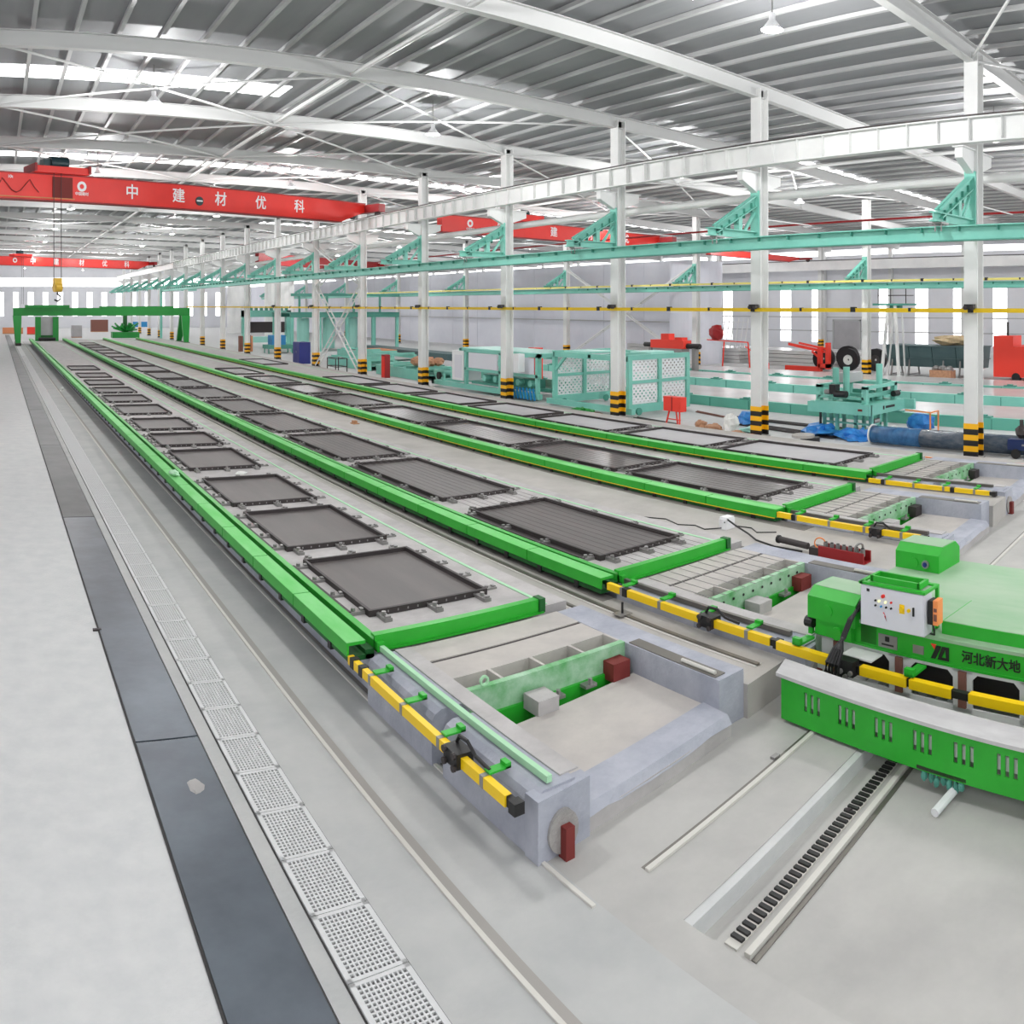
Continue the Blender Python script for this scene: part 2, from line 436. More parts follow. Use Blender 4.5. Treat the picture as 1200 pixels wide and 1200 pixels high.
# runway corbels: west arm and east arm
CORB = MB().prism_y([(-1.15,9.95),(-1.15,9.62),(-0.23,9.2),(-0.23,9.95)],-0.13,0.13).box(-1.2,-0.23,-0.2,0.2,9.95,9.99)
CORB = CORB.prism_y([(0.23,9.95),(0.23,9.3),(1.15,9.62),(1.15,9.95)],-0.13,0.13).box(0.23,1.2,-0.2,0.2,9.95,9.99).mesh('runway_corbel', 'white_steel')
br = MB()   # triangular cantilever bracket reaching west, local z above floor
br.bar((-0.24,0,9.15),(-2.55,0,7.85),0.26,0.05).bar((-0.24,0,8.75),(-2.5,0,7.6),0.26,0.04).bar((-0.24,0,8.95),(-2.52,0,7.72),0.03,0.40)
br.bar((-0.24,0,7.75),(-2.9,0,7.75),0.26,0.04).bar((-0.24,0,7.5),(-2.9,0,7.5),0.26,0.04).bar((-0.24,0,7.62),(-2.9,0,7.62),0.03,0.24)
br.box(-1.35,-1.15,-0.12,0.12,7.75,8.25).box(-0.3,-0.24,-0.2,0.2,7.4,9.3)
br.bar((-0.3,0,8.5),(-0.9,0,7.75),0.1,0.1)
BRK = br.mesh('cantilever_bracket', 'teal')
STF = MB().box(-0.011,0.011,-0.1,0.1,-0.02,0.34).mesh('bracket_rib', 'teal_dark')
HANG = MB().box(-0.22,0.22,-0.16,0.16,0,0.06).cyl((-0.15,-0.1,-0.22),(-0.15,-0.1,0.12),0.025,6).cyl((0.15,-0.1,-0.22),(0.15,-0.1,0.12),0.025,6).cyl((-0.15,0.1,-0.22),(-0.15,0.1,0.12),0.025,6).cyl((0.15,0.1,-0.22),(0.15,0.1,0.12),0.025,6).mesh('hanger_clamp', 'clamp_steel')
def column(x, y, shaft, label, group, corbel=True, bracket=True, fullstripes=True, bs=1.0):
    t = thing('steel_column', label, 'column', (x, y, 0), 0, group)
    link('shaft', shaft, t); link('base_plate', FOOT, t)
    for i in range(6):
        link('hazard_stripe', ST_B if i % 2 == 0 else ST_Y, t, (0, 0, 0.12+0.18*i))
    if corbel: link('runway_corbel', CORB, t)
    if bracket:
        b = link('cantilever_bracket', BRK, t)
        if bs != 1.0: b.scale = (bs, 1, 1); b.location = (0, 0, -0.9)
        for k in range(5):
            a = -0.55-0.42*k
            o = link('bracket_rib', STF, b, (a, 0, 8.98+(a+0.24)*0.563-0.33)); 
        link('hanger_clamp', HANG, b, (-2.4, 0, 7.42))
    return t
for i, y in enumerate(CY):
    nm = ORD[i] if i < len(ORD) else 'farthest'
    column(25.2, y, SHAFT, 'white steel column with striped foot, %s of the front row right of the beds' % nm, 'front row of white columns')
C2Y = [31.3, 47.5, 64.5, 83.0, 100.0, 117, 134, 151]
for i, y in enumerate(C2Y):
    column(51.0, y, SHAFT2, 'white steel column with striped foot, %s of the second row beyond the machines' % ORD[i], 'second row of white columns', True, True, bs=0.95)
for i, (x, y) in enumerate(((76.5, 67.5), (79, 54.5))):
    column(x, y, SHAFT2, ('slim white column with striped foot near the right wall, %s of the two' % ('left', 'right')[i]), 'third row of white columns', False, False)
# X bracing ladders between columns
def ladder_brace(x, ya, yb, z0, z1, label):
    t = thing('cross_brace', label, 'brace', (x, ya, 0))
    L_ = yb-ya
    for (a0, b0, a1, b1) in ((0.3,z0,L_-0.3,z1),(L_-0.3,z0,0.3,z1)):
        mb = MB()
        for dx in (-0.17, 0.17):
            mb.bar((dx,a0,b0),(dx,a1,b1),0.06,0.1)
        for k in range(1, 13):
            f = k/13; yy = a0+(a1-a0)*f; zz = b0+(b1-b0)*f
            mb.bar((-0.17,yy,zz),(0.17,yy,zz),0.05,0.05)
        mb.obj('lattice_bar', 'white_steel', t)
ladder_brace(25.2, 55, 64, 0.2, 6.4, 'white lattice cross bracing between two front row columns by the blue cabinet, lower')
ladder_brace(25.2, 55, 64, 6.5, 9.6, 'white lattice cross bracing between the same columns above the teal beam')
ladder_brace(51.0, 47.5, 64.5, 0.2, 8.3, 'white lattice cross bracing in the second column row before the pale partition')

# ------------------------------------------------------------------ runway beams
def runway(x, z1, h, y0, y1, label, material='white_steel', rails=True, stif=110):
    t = thing('runway_beam', label, 'beam', (x, y0, 0))
    L_ = y1-y0
    MB().box(-0.2,0.2,0,L_,z1-0.04,z1).obj('top_flange', material, t)
    MB().box(-0.18,0.18,0,L_,z1-h,z1-h+0.04).obj('bottom_flange', material, t)
    MB().box(-0.015,0.015,0,L_,z1-h+0.04,z1-0.04).obj('web', material, t)
    sm = MB().box(-0.17,-0.015,-0.01,0.01,z1-h+0.04,z1-0.04).mesh('stiffener', material)
    for k in range(stif): link('stiffener', sm, t, (0, 0.6+k*1.1, 0))
    if rails: MB().box(-0.04,0.04,0,L_,z1,z1+0.1).obj('crane_rail', 'frame_steel', t)
    return t
runway(24.3, 10.88, 0.8, -6, 170, 'deep white crane runway beam along the near side of the front column row')
t = thing('runway_beam', 'white crane runway beam on the second column row', 'beam', (49.9, 0, 0))
MB().box(-0.16,0.16,-6,170,9.95,9.99).box(-0.16,0.16,-6,170,9.35,9.39).box(-0.015,0.015,-6,170,9.39,9.95).obj('profile', 'white_steel', t)
# pipe and red line
t = tag(MB().cyl((26.5,-6,9.3),(26.5,170,9.3),0.17,12).obj('roof_pipe', 'white_steel'), 'thick white pipe running lengthwise just behind the front columns', 'pipe')
t = thing('red_pipe', 'thin dark red pipe below the white pipe behind the front columns', 'pipe', (28.6, 0, 8.35))
MB().cyl((0,-6,0),(0,170,0),0.045,6).obj('pipe_run', 'red_dark', t)
hm = MB().box(-3.18,0.0,-0.02,0.02,-0.09,-0.05).mesh('hanger', 'white_steel')
for y in CY: link('hanger', hm, t, (0, y, 0))
t = tag(MB().box(40.9,41.1,-6,150,9.1,9.25).obj('conductor_line', 'maroon'), 'dark red conductor line high in the right bay behind the teal beam', 'conductor')

# ------------------------------------------------------------------ teal suspended beams
def teal_beam(x, zt, h, y0, y1, label, mt='teal', near=60):
    t = thing('suspended_beam', label, 'beam', (x, y0, 0))
    L_ = y1-y0
    MB().box(-0.16,0.16,0,L_,zt-0.035,zt).obj('top_flange', mt, t)
    MB().box(-0.16,0.16,0,L_,zt-h,zt-h+0.035).obj('bottom_flange', 'teal_dark', t)
    MB().box(-0.012,0.012,0,L_,zt-h+0.035,zt-0.035).obj('web', mt, t)
    sm = MB().box(-0.15,-0.012,-0.012,0.012,zt-0.17,zt-0.035).mesh('rib', 'teal_dark')
    for k in range(near): link('rib', sm, t, (0, 0.5+k*1.25, 0))
    return t
teal_beam(22.8, 7.36, 0.46, -6, 116, 'long teal suspended crane beam hung from the brackets of the front columns', near=96)
teal_beam(48.3, 6.5, 0.42, 10, 150, 'second teal suspended beam hung from the second column row', near=40)
MB_ = thing('suspended_beam', 'teal end frame closing the suspended beam at its far end', 'frame', (22.8, 116, 0))
MB().box(-0.15,0.15,0,0.3,0,7.36).obj('post', 'teal', MB_)
MB().bar((0,0,7.2),(5,0,7.2),0.3,0.3).obj('cross_member', 'teal', MB_)

# ------------------------------------------------------------------ yellow conductor rail along the columns
def conductor(x, z, y0, y1, label, mt='yellow', seg=4.45, clips=36, w_=0.1):
    t = thing('busbar', label, 'conductor rail', (x, y0, z))
    n = int((y1-y0)/seg)
    sm = B(-w_/2, w_/2, 0.06, seg-0.06, -0.07, 0.07).mesh('busbar_section', mt)
    jm = B(-w_/2-0.01, w_/2+0.01, -0.1, 0.1, -0.09, 0.09).mesh('joint_clip', 'black')
    for k in range(n): link('busbar_section', sm, t, (0, k*seg, 0))
    for k in range(clips): link('joint_clip', jm, t, (0, k*seg*0.5, 0.02)).scale = (1, 0.5 if k % 2 else 1, 0.7 if k % 2 else 1)
    return t
conductor(24.9, 4.84, -2, 112, 'long yellow conductor rail fixed across the front row of white columns')
conductor(48.1, 6.62, 12, 110, 'yellow conductor rail on top of the second teal beam', mt='yellow_pale', clips=24)
for i, y in enumerate(CY[:8]):
    t = thing('cable_collector', 'small black current collector on the yellow rail at the %s front column' % ORD[i], 'collector', (24.78, y-0.05, 4.9))
    MB().box(-0.1,0.1,-0.16,0.16,0.0,0.14).obj('housing', 'black', t)
    for s in (-0.12, 0.12): MB().cyl((-0.12,s,0.03),(0.0,s,0.03),0.07,8).obj('roller', 'frame_steel', t)

# ------------------------------------------------------------------ high bay lamps (unlit in the hall; lit here, with far rows added, as fill)
lp_shade = MB().cyl((0,0,0),(0,0,0.28),0.3,14,0.09).cyl((0,0,0.28),(0,0,0.45),0.09,10).mesh('lamp_shade', 'white_paint')
lp_bulb = MB().cyl((0,0,-0.02),(0,0,0.0),0.24,12).mesh('lens', 'added_lamp_glow')
lp_rod = MB().cyl((0,0,0.45),(0,0,1.47),0.02,5).mesh('rod', 'clamp_steel')
rows = []
LY = (-3, 14, 32, 50, 68, 86, 104, 122, 140, 158, 176)  # farthest rows added to brighten the end wall
for x in (6, 18, 33, 44, 62):
    for y in LY:
        rows.append((x, y))
for i, (x, y) in enumerate(rows):
    bay = {6:'main bay, left row', 18:'main bay, right row', 33:'second bay, near row', 44:'second bay, far row', 62:'bay by the right wall'}[x]
    t = thing('high_bay_lamp', 'white conical pendant lamp, %s in the %s' % (ORD[LY.index(y)], bay), 'lamp', (x, y, rz_(x)-1.5), 0, 'high bay lamps')
    link('lamp_shade', lp_shade, t); link('lens', lp_bulb, t); link('rod', lp_rod, t)
    ld = bpy.data.lights.new('lamp_fill_light', 'POINT'); ld.shadow_soft_size = 0.25; ld.energy = LAMP_FILL_POWER*(1.0 if y < 60 else 0.8)
    lo = bpy.data.objects.new('lamp_fill_light', ld); C.objects.link(lo); lo.parent = t; lo.location = (0, 0, -0.32)

# ------------------------------------------------------------------ casting beds
# every bed: local origin at its left line x0, front edge y = 0
def bed(x0, fy, where, length=104.0, near=False):
    t = thing('casting_bed', 'long pale concrete casting bed, %s' % where, 'casting bed', (x0, fy, 0))
    yc = 3.65                                  # green cross beam
    B(0.45, 3.5, yc+0.15, length, 0, 0.6).obj('deck', 'bed_concrete', t)
    B(0.28, 0.46, yc-0.05, length, 0, 0.55).obj('side_kerb', 'plaster', t)
    # front: slabs, pockets, pit
    B(0.6, 3.1, 3.02, 3.52, 0, 0.6).obj('slab', 'cream_concrete', t)
    B(0.6, 3.1, 2.46, 2.96, 0, 0.595).obj('slab', 'cream_concrete', t)
    B(0.6, 3.1, 2.94, 3.04, 0, 0.585).obj('slot', 'frame_steel', t)
    px = [0.62, 1.24, 1.86, 2.48, 3.08]
    mb = MB().box(0.6,3.1,2.14,2.47,0,0.42)
    mb.obj('pocket_floor', 'concrete_dirty', t)
    for a in px: B(a-0.02, a+0.02, 2.14, 2.47, 0.42, 0.60).obj('pocket_rib', 'cream_concrete', t)
    bm_ = B(0.6, 3.1, 2.06, 2.15, 0.02, 0.605).obj('end_beam', 'face_green', t)
    MB().box(0.6,3.1,2.02,2.06,0.02,0.3).obj('beam_skirt', 'green_paint', t)
    for a in (0.95, 1.9, 2.4):
        m2 = MB().box(a-0.09,a+0.09,1.9,2.02,0.26,0.3).cyl((a,1.93,0.3),(a,1.93,0.37),0.03,6)
        m2.obj('bolt_bracket', 'clamp_steel', t)
    B(1.45, 1.75, 1.72, 2.02, 0.24, 0.42).obj('concrete_block', 'bed_concrete', t)
    B(2.72, 3.0, 1.85, 2.05, 0.24, 0.47).obj('rusty_block', 'maroon' if x0 < 10 else 'frame_steel', t)
    if x0 > 8:                                  # tensioning strands and their row of holes in the end beam
        sm = MB().cyl((0,2.0,0.625),(0,yc-0.2,0.625),0.006,5).mesh('strand', 'clamp_steel')
        s2 = MB().cyl((0,yc+0.1,0.70),(0,46,0.70),0.0035,5).mesh('strand', 'mould_plate')
        hm = MB().cyl((0,2.052,0.5),(0,2.045,0.5),0.022,8).mesh('strand_hole', 'black')
        for k in range(10):
            link('strand', sm, t, (0.75+0.235*k, 0, 0)); link('strand_hole', hm, t, (0.75+0.235*k, 0, 0))
            if x0 < 16: link('strand', s2, t, (0.9+0.19*k, 0, 0))
    else:
        MB().ring((0.95,2.1,0.66),(0,1,0),0.035,0.06,0.03,14).obj('lifting_eye', 'dusty_light_green', t)
    B(1.0, 3.1, 0.45, 2.06, 0, 0.02).obj('pit_base', 'concrete_dirty', t)
    MB().prism([(0.6,0.42),(3.1,0.42+0.25),(3.1,1.9),(1.0,1.72),(0.6,1.7)],0.0,0.25).obj('pit_floor', 'cream_concrete', t)
    # plaster lip and front face, slightly askew like the trench
    lip = MB()
    N_ = 12
    vs = []; fs = []
    rr = random.Random(int(x0*10))
    for i in range(N_+1):
        f = i/N_; X = 0.6+2.5*f; y0 = 0.1*X-0.06; w_ = rr.uniform(-0.02, 0.02)
        vs += [(X, y0, 0.0), (X, y0-0.005, 0.15+w_), (X, y0-0.03, 0.16+w_), (X, y0+0.04, 0.25), (X, y0+0.42, 0.275), (X, y0+0.44, 0.2)]
    for i in range(N_):
        for k in range(5):
            a = i*6+k; fs.append((a, a+6, a+7, a+1))
    lip.add(vs, fs).obj('plaster_lip', 'plaster', t, smooth=False)
    MB().prism([(0.6,-0.02),(3.1,0.23),(3.1,0.3),(0.6,0.05)],0,0.17).obj('front_face', 'bed_concrete', t)
    # left wall with a notch, rounded upper edge
    prof = [(0.12,0),(0.60,0),(0.60,0.6),(0.24,0.6),(0.16,0.56),(0.12,0.5)]
    MB().prism_y(prof, 0.0, 1.62).obj('left_wall', 'plaster', t)
    MB().prism_y(prof, 1.86, 3.5).obj('left_wall', 'plaster', t)
    B(0.5, 0.72, 0.1, 3.5, 0.598, 0.615).obj('wall_capping', 'bed_concrete', t)
    # left front end face with oval recess and rusty stub
    MB().prism([(0.1,-0.1),(0.75,-0.04),(0.75,0.1),(0.1,0.1)],0,0.58).obj('end_block', 'plaster', t)
    MB().cyl((0.38,-0.12,0.2),(0.38,-0.06,0.2),0.17,18).obj('oval_recess', 'concrete_dirty', t).scale = (1, 1, 1.15)
    B(0.34, 0.44, -0.2, -0.09, 0.0, 0.3).obj('rusty_stub', 'maroon', t)
    # right wall
    B(3.1, 3.55, 0.42, 3.5, 0, 0.6).obj('right_wall', 'plaster', t)
    B(3.12, 3.3, 0.5, 2.0, 0.6, 0.612).obj('steel_strip', 'rail_steel', t)
    MB().cyl((3.18,0.55,0.63),(3.18,1.1,0.63),0.025,6).obj('pipe_stub', 'rail_light', t)
    # green cross beam (channel) and the dark slot behind it
    MB().box(0.28,2.92,yc-0.02,yc+0.02,0.6,0.79).box(0.28,2.92,yc+0.02,yc+0.1,0.76,0.79).box(0.28,2.92,yc-0.08,yc-0.02,0.6,0.62).obj('cross_beam', 'green_paint', t)
    B(2.86, 2.96, yc-0.05, yc+0.12, 0.6, 0.8).obj('beam_end', 'dark_green', t)
    B(0.6, 3.1, 3.5, yc+0.16, 0, 0.3).obj('slot_bottom', 'black', t)
    # green side cover in segments, dark cable duct, slim guide rail
    seg = 1.98
    cm = MB().box(-0.12,0.14,0.012,seg-0.012,0.72,0.76).box(-0.12,-0.09,0.012,seg-0.012,0.59,0.725).mesh('side_cover', 'green_paint')
    tm = MB().box(-0.118,0.138,0.012,seg-0.012,0.76,0.763).mesh('dusty_top', 'dusty_green')
    nseg = 40
    for k in range(nseg):
        o = link('side_cover', cm, t, (0, yc-0.05+seg*k, 0))
        link('dusty_top', tm, o)
    y2 = yc-0.05+seg*nseg
    MB().box(-0.12,0.14,y2,length,0.59,0.76).obj('side_cover_far', 'dusty_green', t)
    MB().box(0.16,0.28,yc,length,0.5,0.62).obj('cable_duct', 'dark_green', t)
    MB().box(-0.08,0.28,yc,length,0.5,0.56).obj('duct_floor', 'dark_green', t)
    MB().box(0.28,0.38,yc-0.1,length,0.60,0.72).obj('guide_rail', 'green_paint', t)
    ext = 0.05 if near else 0.3
    MB().box(0.31,0.37,ext,yc-0.1,0.615,0.68).obj('guide_rail_end', 'dusty_light_green' if near else 'rail_steel', t)
    # thin yellow line and feet below the cover
    if x0 > 10: MB().box(-0.125,-0.10,yc,length,0.572,0.588).obj('yellow_edge', 'yellow', t)
    fm = B(-0.1, 0.1, -0.05, 0.05, 0.46, 0.565).mesh('cover_foot', 'black')
    for k in range(45): link('cover_foot', fm, t, (0.0, yc+0.6+k*1.0, 0))
    # thin light green line along the right side
    B(3.12, 3.18, yc+0.2, length, 0.6, 0.61).obj('side_line', 'dusty_light_green', t)
    return t
BX = [4.4, 8.75, 14.15, 18.6]
BF = [6.2, 6.45, 7.2, 7.75]
BW = ['the leftmost with a pale pit at its front end', 'second from the left behind the green machine', 'third from the left', 'rightmost beside the column row']
for i in range(4): bed(BX[i], BF[i], BW[i], near=(i == 0))
# raised floor between the beds
def gap(x0, x1, z, material='gap_concrete'):
    struct('floor', MB().prism([(x0,6.2+0.1*(x0-4.4)),(x1,6.2+0.1*(x1-4.4)),(x1,112),(x0,112)],0.0,z), material)
gap(7.95, 8.87, 0.42); gap(12.3, 14.27, 0.48); gap(17.7, 18.72, 0.48); gap(22.15, 24.2, 0.3)
struct('floor', B(8.62, 8.87, 10.0, 112, 0.42, 0.425), 'brown_and_shadow_strip')  # shadow under the green side covers, painted as dark strips in each gap
struct('floor', B(13.9, 14.27, 10.0, 112, 0.48, 0.485), 'brown_and_shadow_strip')
struct('floor', B(18.4, 18.72, 11.0, 112, 0.48, 0.485), 'brown_and_shadow_strip')
for x, lab in ((8.10, 'dark steel rail on the strip between the first and second bed, nearer the first'), (8.46, 'dark steel rail on the strip between the first and second bed, nearer the second')):
    t = thing('floor_rail', lab, 'rail', (x, 6.8, 0.42))
    MB().box(-0.03,0.03,0,100,0,0.03).obj('rail_head', 'rail_steel', t)
    MB().box(-0.07,0.07,0,100,0,0.008).obj('rail_foot', 'rail_light', t)
t = thing('floor_stop', 'small black upright stop on a steel plate between the first two beds', 'stop', (8.44, 9.35, 0.45))
MB().box(-0.12,0.12,-0.09,0.09,0,0.01).obj('plate', 'clamp_steel', t)
MB().cyl((0,0,0.01),(0,0,0.17),0.018,8).obj('pin', 'black', t)

# ------------------------------------------------------------------ yellow conductor rails at the bed fronts
def front_busbar(x, y_far, y_near, label, notches=(), z=0.56):
    t = thing('conductor_bar', label, 'conductor rail', (x, y_near, z))
    L_ = y_far-y_near
    B(-0.028, 0.045, 0, L_, -0.045, 0.035).obj('carrier', 'black', t)
    marks = [0.0]+[L_*f for f in notches]+[L_]
    for a, b in zip(marks, marks[1:]):
        MB().box(-0.045,-0.028,a+0.06,b-0.06,-0.05,0.05).box(-0.045,0.03,a+0.06,b-0.06,0.05,0.056).obj('busbar_section', 'yellow', t)
    for a in marks[1:-1]:
        B(-0.05, 0.05, a-0.05, a+0.05, -0.06, 0.062).obj('joint', 'black', t)
    k = 0.45
    while k < L_-0.2:
        MB().box(-0.048,0.055,k-0.03,k+0.03,-0.055,0.06).obj('strap', 'clamp_steel', t)
        MB().box(0.02,0.26,k-0.05,k+0.05,0.065,0.085).box(0.2,0.26,k-0.05,k+0.05,0.065,0.12).obj('bracket', 'green_paint', t)
        k += 0.82
    B(-0.05, 0.06, -0.1, 0.0, -0.06, 0.05).obj('end_cap', 'black', t)
    return t
front_busbar(4.33, 9.85, 6.25, 'yellow front conductor rail on the leftmost bed', (0.28, 0.88, 0.95))
front_busbar(8.74, 10.05, 6.75, 'yellow front conductor rail on the second bed running to the machine', (0.35, 0.86), 0.64)
front_busbar(14.08, 10.85, 7.4, 'yellow front conductor rail on the third bed', (0.3, 0.86), 0.66)
front_busbar(18.53, 11.35, 7.9, 'yellow front conductor rail on the rightmost bed', (0.3, 0.86))
for (x, y, lab) in ((4.33, 7.2, 'black roller carriage clamped on the yellow rail of the leftmost bed'), (8.74, 7.9, 'black curved cable carriage on the yellow rail of the second bed'),
                    (14.08, 8.4, 'black curved cable carriage on the yellow rail of the third bed')):
    t = thing('rail_carriage', lab, 'carriage', (x, y, 0.56 if x < 5 else 0.64))
    MB().box(-0.09,0.1,-0.13,0.13,-0.06,0.09).obj('body', 'black', t)
    for s in (-0.09, 0.09):
        for u in (-0.05, 0.07): MB().cyl((-0.12,s,u),(-0.09,s,u),0.035,8).obj('roller', 'frame_steel', t)
    MB().tube([(0.05,0.1,0.09),(0.05,0.05,0.17),(0.05,-0.1,0.18),(0.05,-0.25,0.1),(0.05,-0.5,0.08)],0.02).obj('cable_loop', 'black', t)

# ------------------------------------------------------------------ casting moulds on the beds
CL = MB().box(-0.06,0.06,-0.14,0.14,0,0.05).cyl((0,0.02,0.05),(0,0.02,0.1),0.035,8).box(-0.04,0.04,-0.13,-0.08,0.05,0.08).mesh('clamp', 'clamp_steel')
def mould(x, y, w_, l_, label, plate, near=2):
    t = thing('casting_mould', label, 'mould', (x, y, 0.6), 0, 'moulds in rows on the casting beds')
    B(0, w_, 0, l_, 0.002, 0.022).obj('mould_plate', plate, t)
    for (a, b, c, d) in ((-0.05,w_+0.05,-0.05,0.0),(-0.05,w_+0.05,l_,l_+0.05),(-0.05,0,0,l_),(w_,w_+0.05,0,l_)):
        MB().box(a,b,c,d,0,0.085).box(a,b,c,d,0.085,0.092).obj('side_rail', 'frame_steel', t)
    if near >= 1:
        MB().box(-0.30,-0.26,0.1,l_-0.1,0,0.06).obj('outer_bar', 'frame_steel', t)
        MB().box(-0.26,-0.05,0.1,l_-0.1,0.0,0.012).obj('filler_strip', 'frame_steel' if near > 1 and l_ > 3.5 else 'bed_concrete', t)
    if near >= 1:
        nx = 3; 
        for k in range(nx):
            link('clamp', CL, t, (0.12+(w_-0.24)*k/(nx-1), -0.19, 0))
        ny = 4
        for k in range(ny):
            link('clamp', CL, t, (-0.19, 0.15+(l_-0.3)*k/(ny-1), 0), PI/2)
            if near > 1: link('clamp', CL, t, (w_+0.18, 0.15+(l_-0.3)*k/(ny-1), 0), PI/2).scale = (1, 1, 0.6)
        if near > 1:
            for k in range(3): link('clamp', CL, t, (0.12+(w_-0.24)*k/2, l_+0.17, 0), PI)
        studs = MB()
        nn = int(w_/0.16)
        for k in range(nn): studs.box(0.08+k*0.16,0.10+k*0.16,-0.055,-0.05,0.03,0.06)
        studs.obj('bolt_row', 'clamp_steel', t, kind='stuff')
A_ = [(10.95,13.5),(14.4,17.05),(17.95,20.65),(22.1,24.9),(25.95,28.3),(29.45,32.2),(33.8,36.7),(38.2,40.8),(42.3,44.8),(46.6,49.4),(51.5,54.5),(57.5,61)]
B_ = [(11.2,15.3),(16.6,21.3),(22.2,26.8),(27.8,32.5),(33.4,37.8)]+[(39.0+5.5*k,43.6+5.5*k) for k in range(11)]
C_ = [(12.15,16.4),(16.95,21.4),(21.9,27.3),(27.8,32.7),(33.8,38.3),(39.4,44),(45.2,50),(52,57)]
D_ = [(12.95,17.1),(17.8,21.5),(22.3,26.6),(27.3,31.3),(32.2,36.6),(37.6,42),(43,48),(60,66)]
for i, (a, b) in enumerate(A_):
    mould(5.15, a, 1.88, b-a, 'dark grey flat mould plate with clamps on the leftmost bed, %s' % ORD[i], 'mould_plate', 2 if i < 6 else (1 if i < 9 else 0))
for i, (a, b) in enumerate(B_):
    mould(9.6, a, 1.86, b-a, 'dark grey ridged mould plate with clamps on the second bed, %s' % ORD[i], 'mould_plate' if i else 'mould_plate', 2 if i < 5 else (1 if i < 7 else 0))
for i, (a, b) in enumerate(C_):
    mould(15.02, a, 1.86, b-a, 'glossy dark mould plate on the third bed, %s' % ORD[i], 'mould_plate_glossy', 2 if i < 4 else (1 if i < 6 else 0))
for i, (a, b) in enumerate(D_):
    mould(19.4, a, 1.95, b-a, 'pale grey filled mould with dark frame on the rightmost bed, %s' % ORD[i], 'mould_grey', 2 if i < 3 else 0)
# ------------------------------------------------------------------ cross rails in the trench
def skew_bar(x0, x1, y, wd, z0, z1):
    return MB().prism([(x0,y+sk(x0)),(x1,y+sk(x1)),(x1,y+wd+sk(x1)),(x0,y+wd+sk(x0))], z0, z1)
t = thing('transfer_rail', 'pale steel cross rail in front of the leftmost bed pit', 'rail', (0,0,0))
skew_bar(5.2, 31, 5.48, 0.05, 0.01, 0.035).obj('rail_head', 'rail_light', t)
skew_bar(5.2, 31, 5.53, 0.05, 0.008, 0.013).obj('groove', 'rail_steel', t)
t = thing('transfer_rail', 'steel cross rail beside the black toothed rack in the trench', 'rail', (0,0,0))
skew_bar(5.2, 31, 4.33, 0.06, -0.16, -0.12).obj('rail_head', 'rail_light', t)
skew_bar(5.2, 31, 4.27, 0.05, -0.16, -0.15).obj('groove', 'rail_steel', t)
t = thing('toothed_rack', 'black toothed rack lying on the trench floor beneath the slotted green panel', 'rack', (0,0,0))
skew_bar(5.2, 20, 4.47, 0.13, -0.16, -0.145).obj('rack_bed', 'rail_light', t)
tm = MB().box(-0.022,0.022,0,0.12,0,0.02).mesh('tooth', 'black')
for k in range(120): link('tooth', tm, t, (5.3+k*0.083, 4.475+sk(5.3+k*0.083), -0.145))

# ------------------------------------------------------------------ green machine on its transfer trolley (second bed)
t = thing('transfer_trolley', 'green transfer trolley with slotted side panel and white gutter in the trench', 'trolley', (8.15, 6.2, 0), math.radians(-3.5))
z0, z1 = 0.05, 0.55
ys = [-0.47-0.5*k for k in range(9)]
slots = []
for c in ys:
    for d in (-0.095, 0, 0.095): slots.append(c+d)
slots.sort()
mb = MB(); cur = -4.6
for s in slots:
    mb.box(0,0.02,cur,s-0.024,0.24,0.46); cur = s+0.024
mb.box(0,0.02,cur,0,0.24,0.46).box(0,0.02,-4.6,0,z0,0.24).box(0,0.02,-4.6,0,0.46,z1)
mb.obj('slotted_panel', 'green_paint', t)
MB().box(0.02,0.2,-4.6,0,z0,z0+0.02).box(0.02,0.2,-4.6,0,z1-0.02,z1).obj('panel_flange', 'green_paint', t)
MB().prism_y([(-0.03,0.55),(-0.03,0.59),(0.02,0.62),(0.14,0.70),(0.19,0.68),(0.19,0.65),(0.14,0.66),(0.03,0.56)], -4.6, 0.06).obj('gutter', 'dusty_white', t)
B(0.045, 0.06, -4.6, 0, 0.275, 0.42).obj('inner_plate', 'white_steel', t)
for a in (0.3, 4.2): B(a, a+0.2, -4.4, 0.0, -0.02, 0.12).obj('chassis_beam', 'clamp_steel', t)
for a in (-0.5, -1.5, -4.3): B(0.3, 4.4, a, a+0.16, 0.03, 0.14).obj('cross_member', 'white_steel', t)
for yy in (-0.45, -1.62, -3.6):
    MB().cyl((0.55,yy,0.02),(0.65,yy,0.02),0.13,16).obj('wheel', 'clamp_steel', t)
MB().box(0.5,1.1,-4.3,-0.1,0.14,0.2).obj('walk_plate', 'strip_concrete', t)
MB().cyl((-0.35,-2.33,-0.11),(0.35,-2.33,-0.06),0.045,10).obj('stabiliser_leg', 'white_paint', t)
mb = MB()
for k in range(7): MB().blob((0.03+0.02*(k%2), -1.98-0.075*k, 0.0-0.02*(k%3)), 0.035, 0.035, 0.06, k).cyl((0.03,-1.98-0.075*k,0.0),(0.03,-1.98-0.075*k,0.1),0.012,6).obj('valve', 'teal_dark', t)
MB().box(0.0,0.06,-2.5,-1.9,0.06,0.1).obj('valve_bar', 'frame_steel', t)

t = thing('casting_machine', 'large green and white bed machine with pale dusty deck and control cabinet', 'machine', (9.1, 6.36, 0), math.radians(-1.5))
LN = -6.0
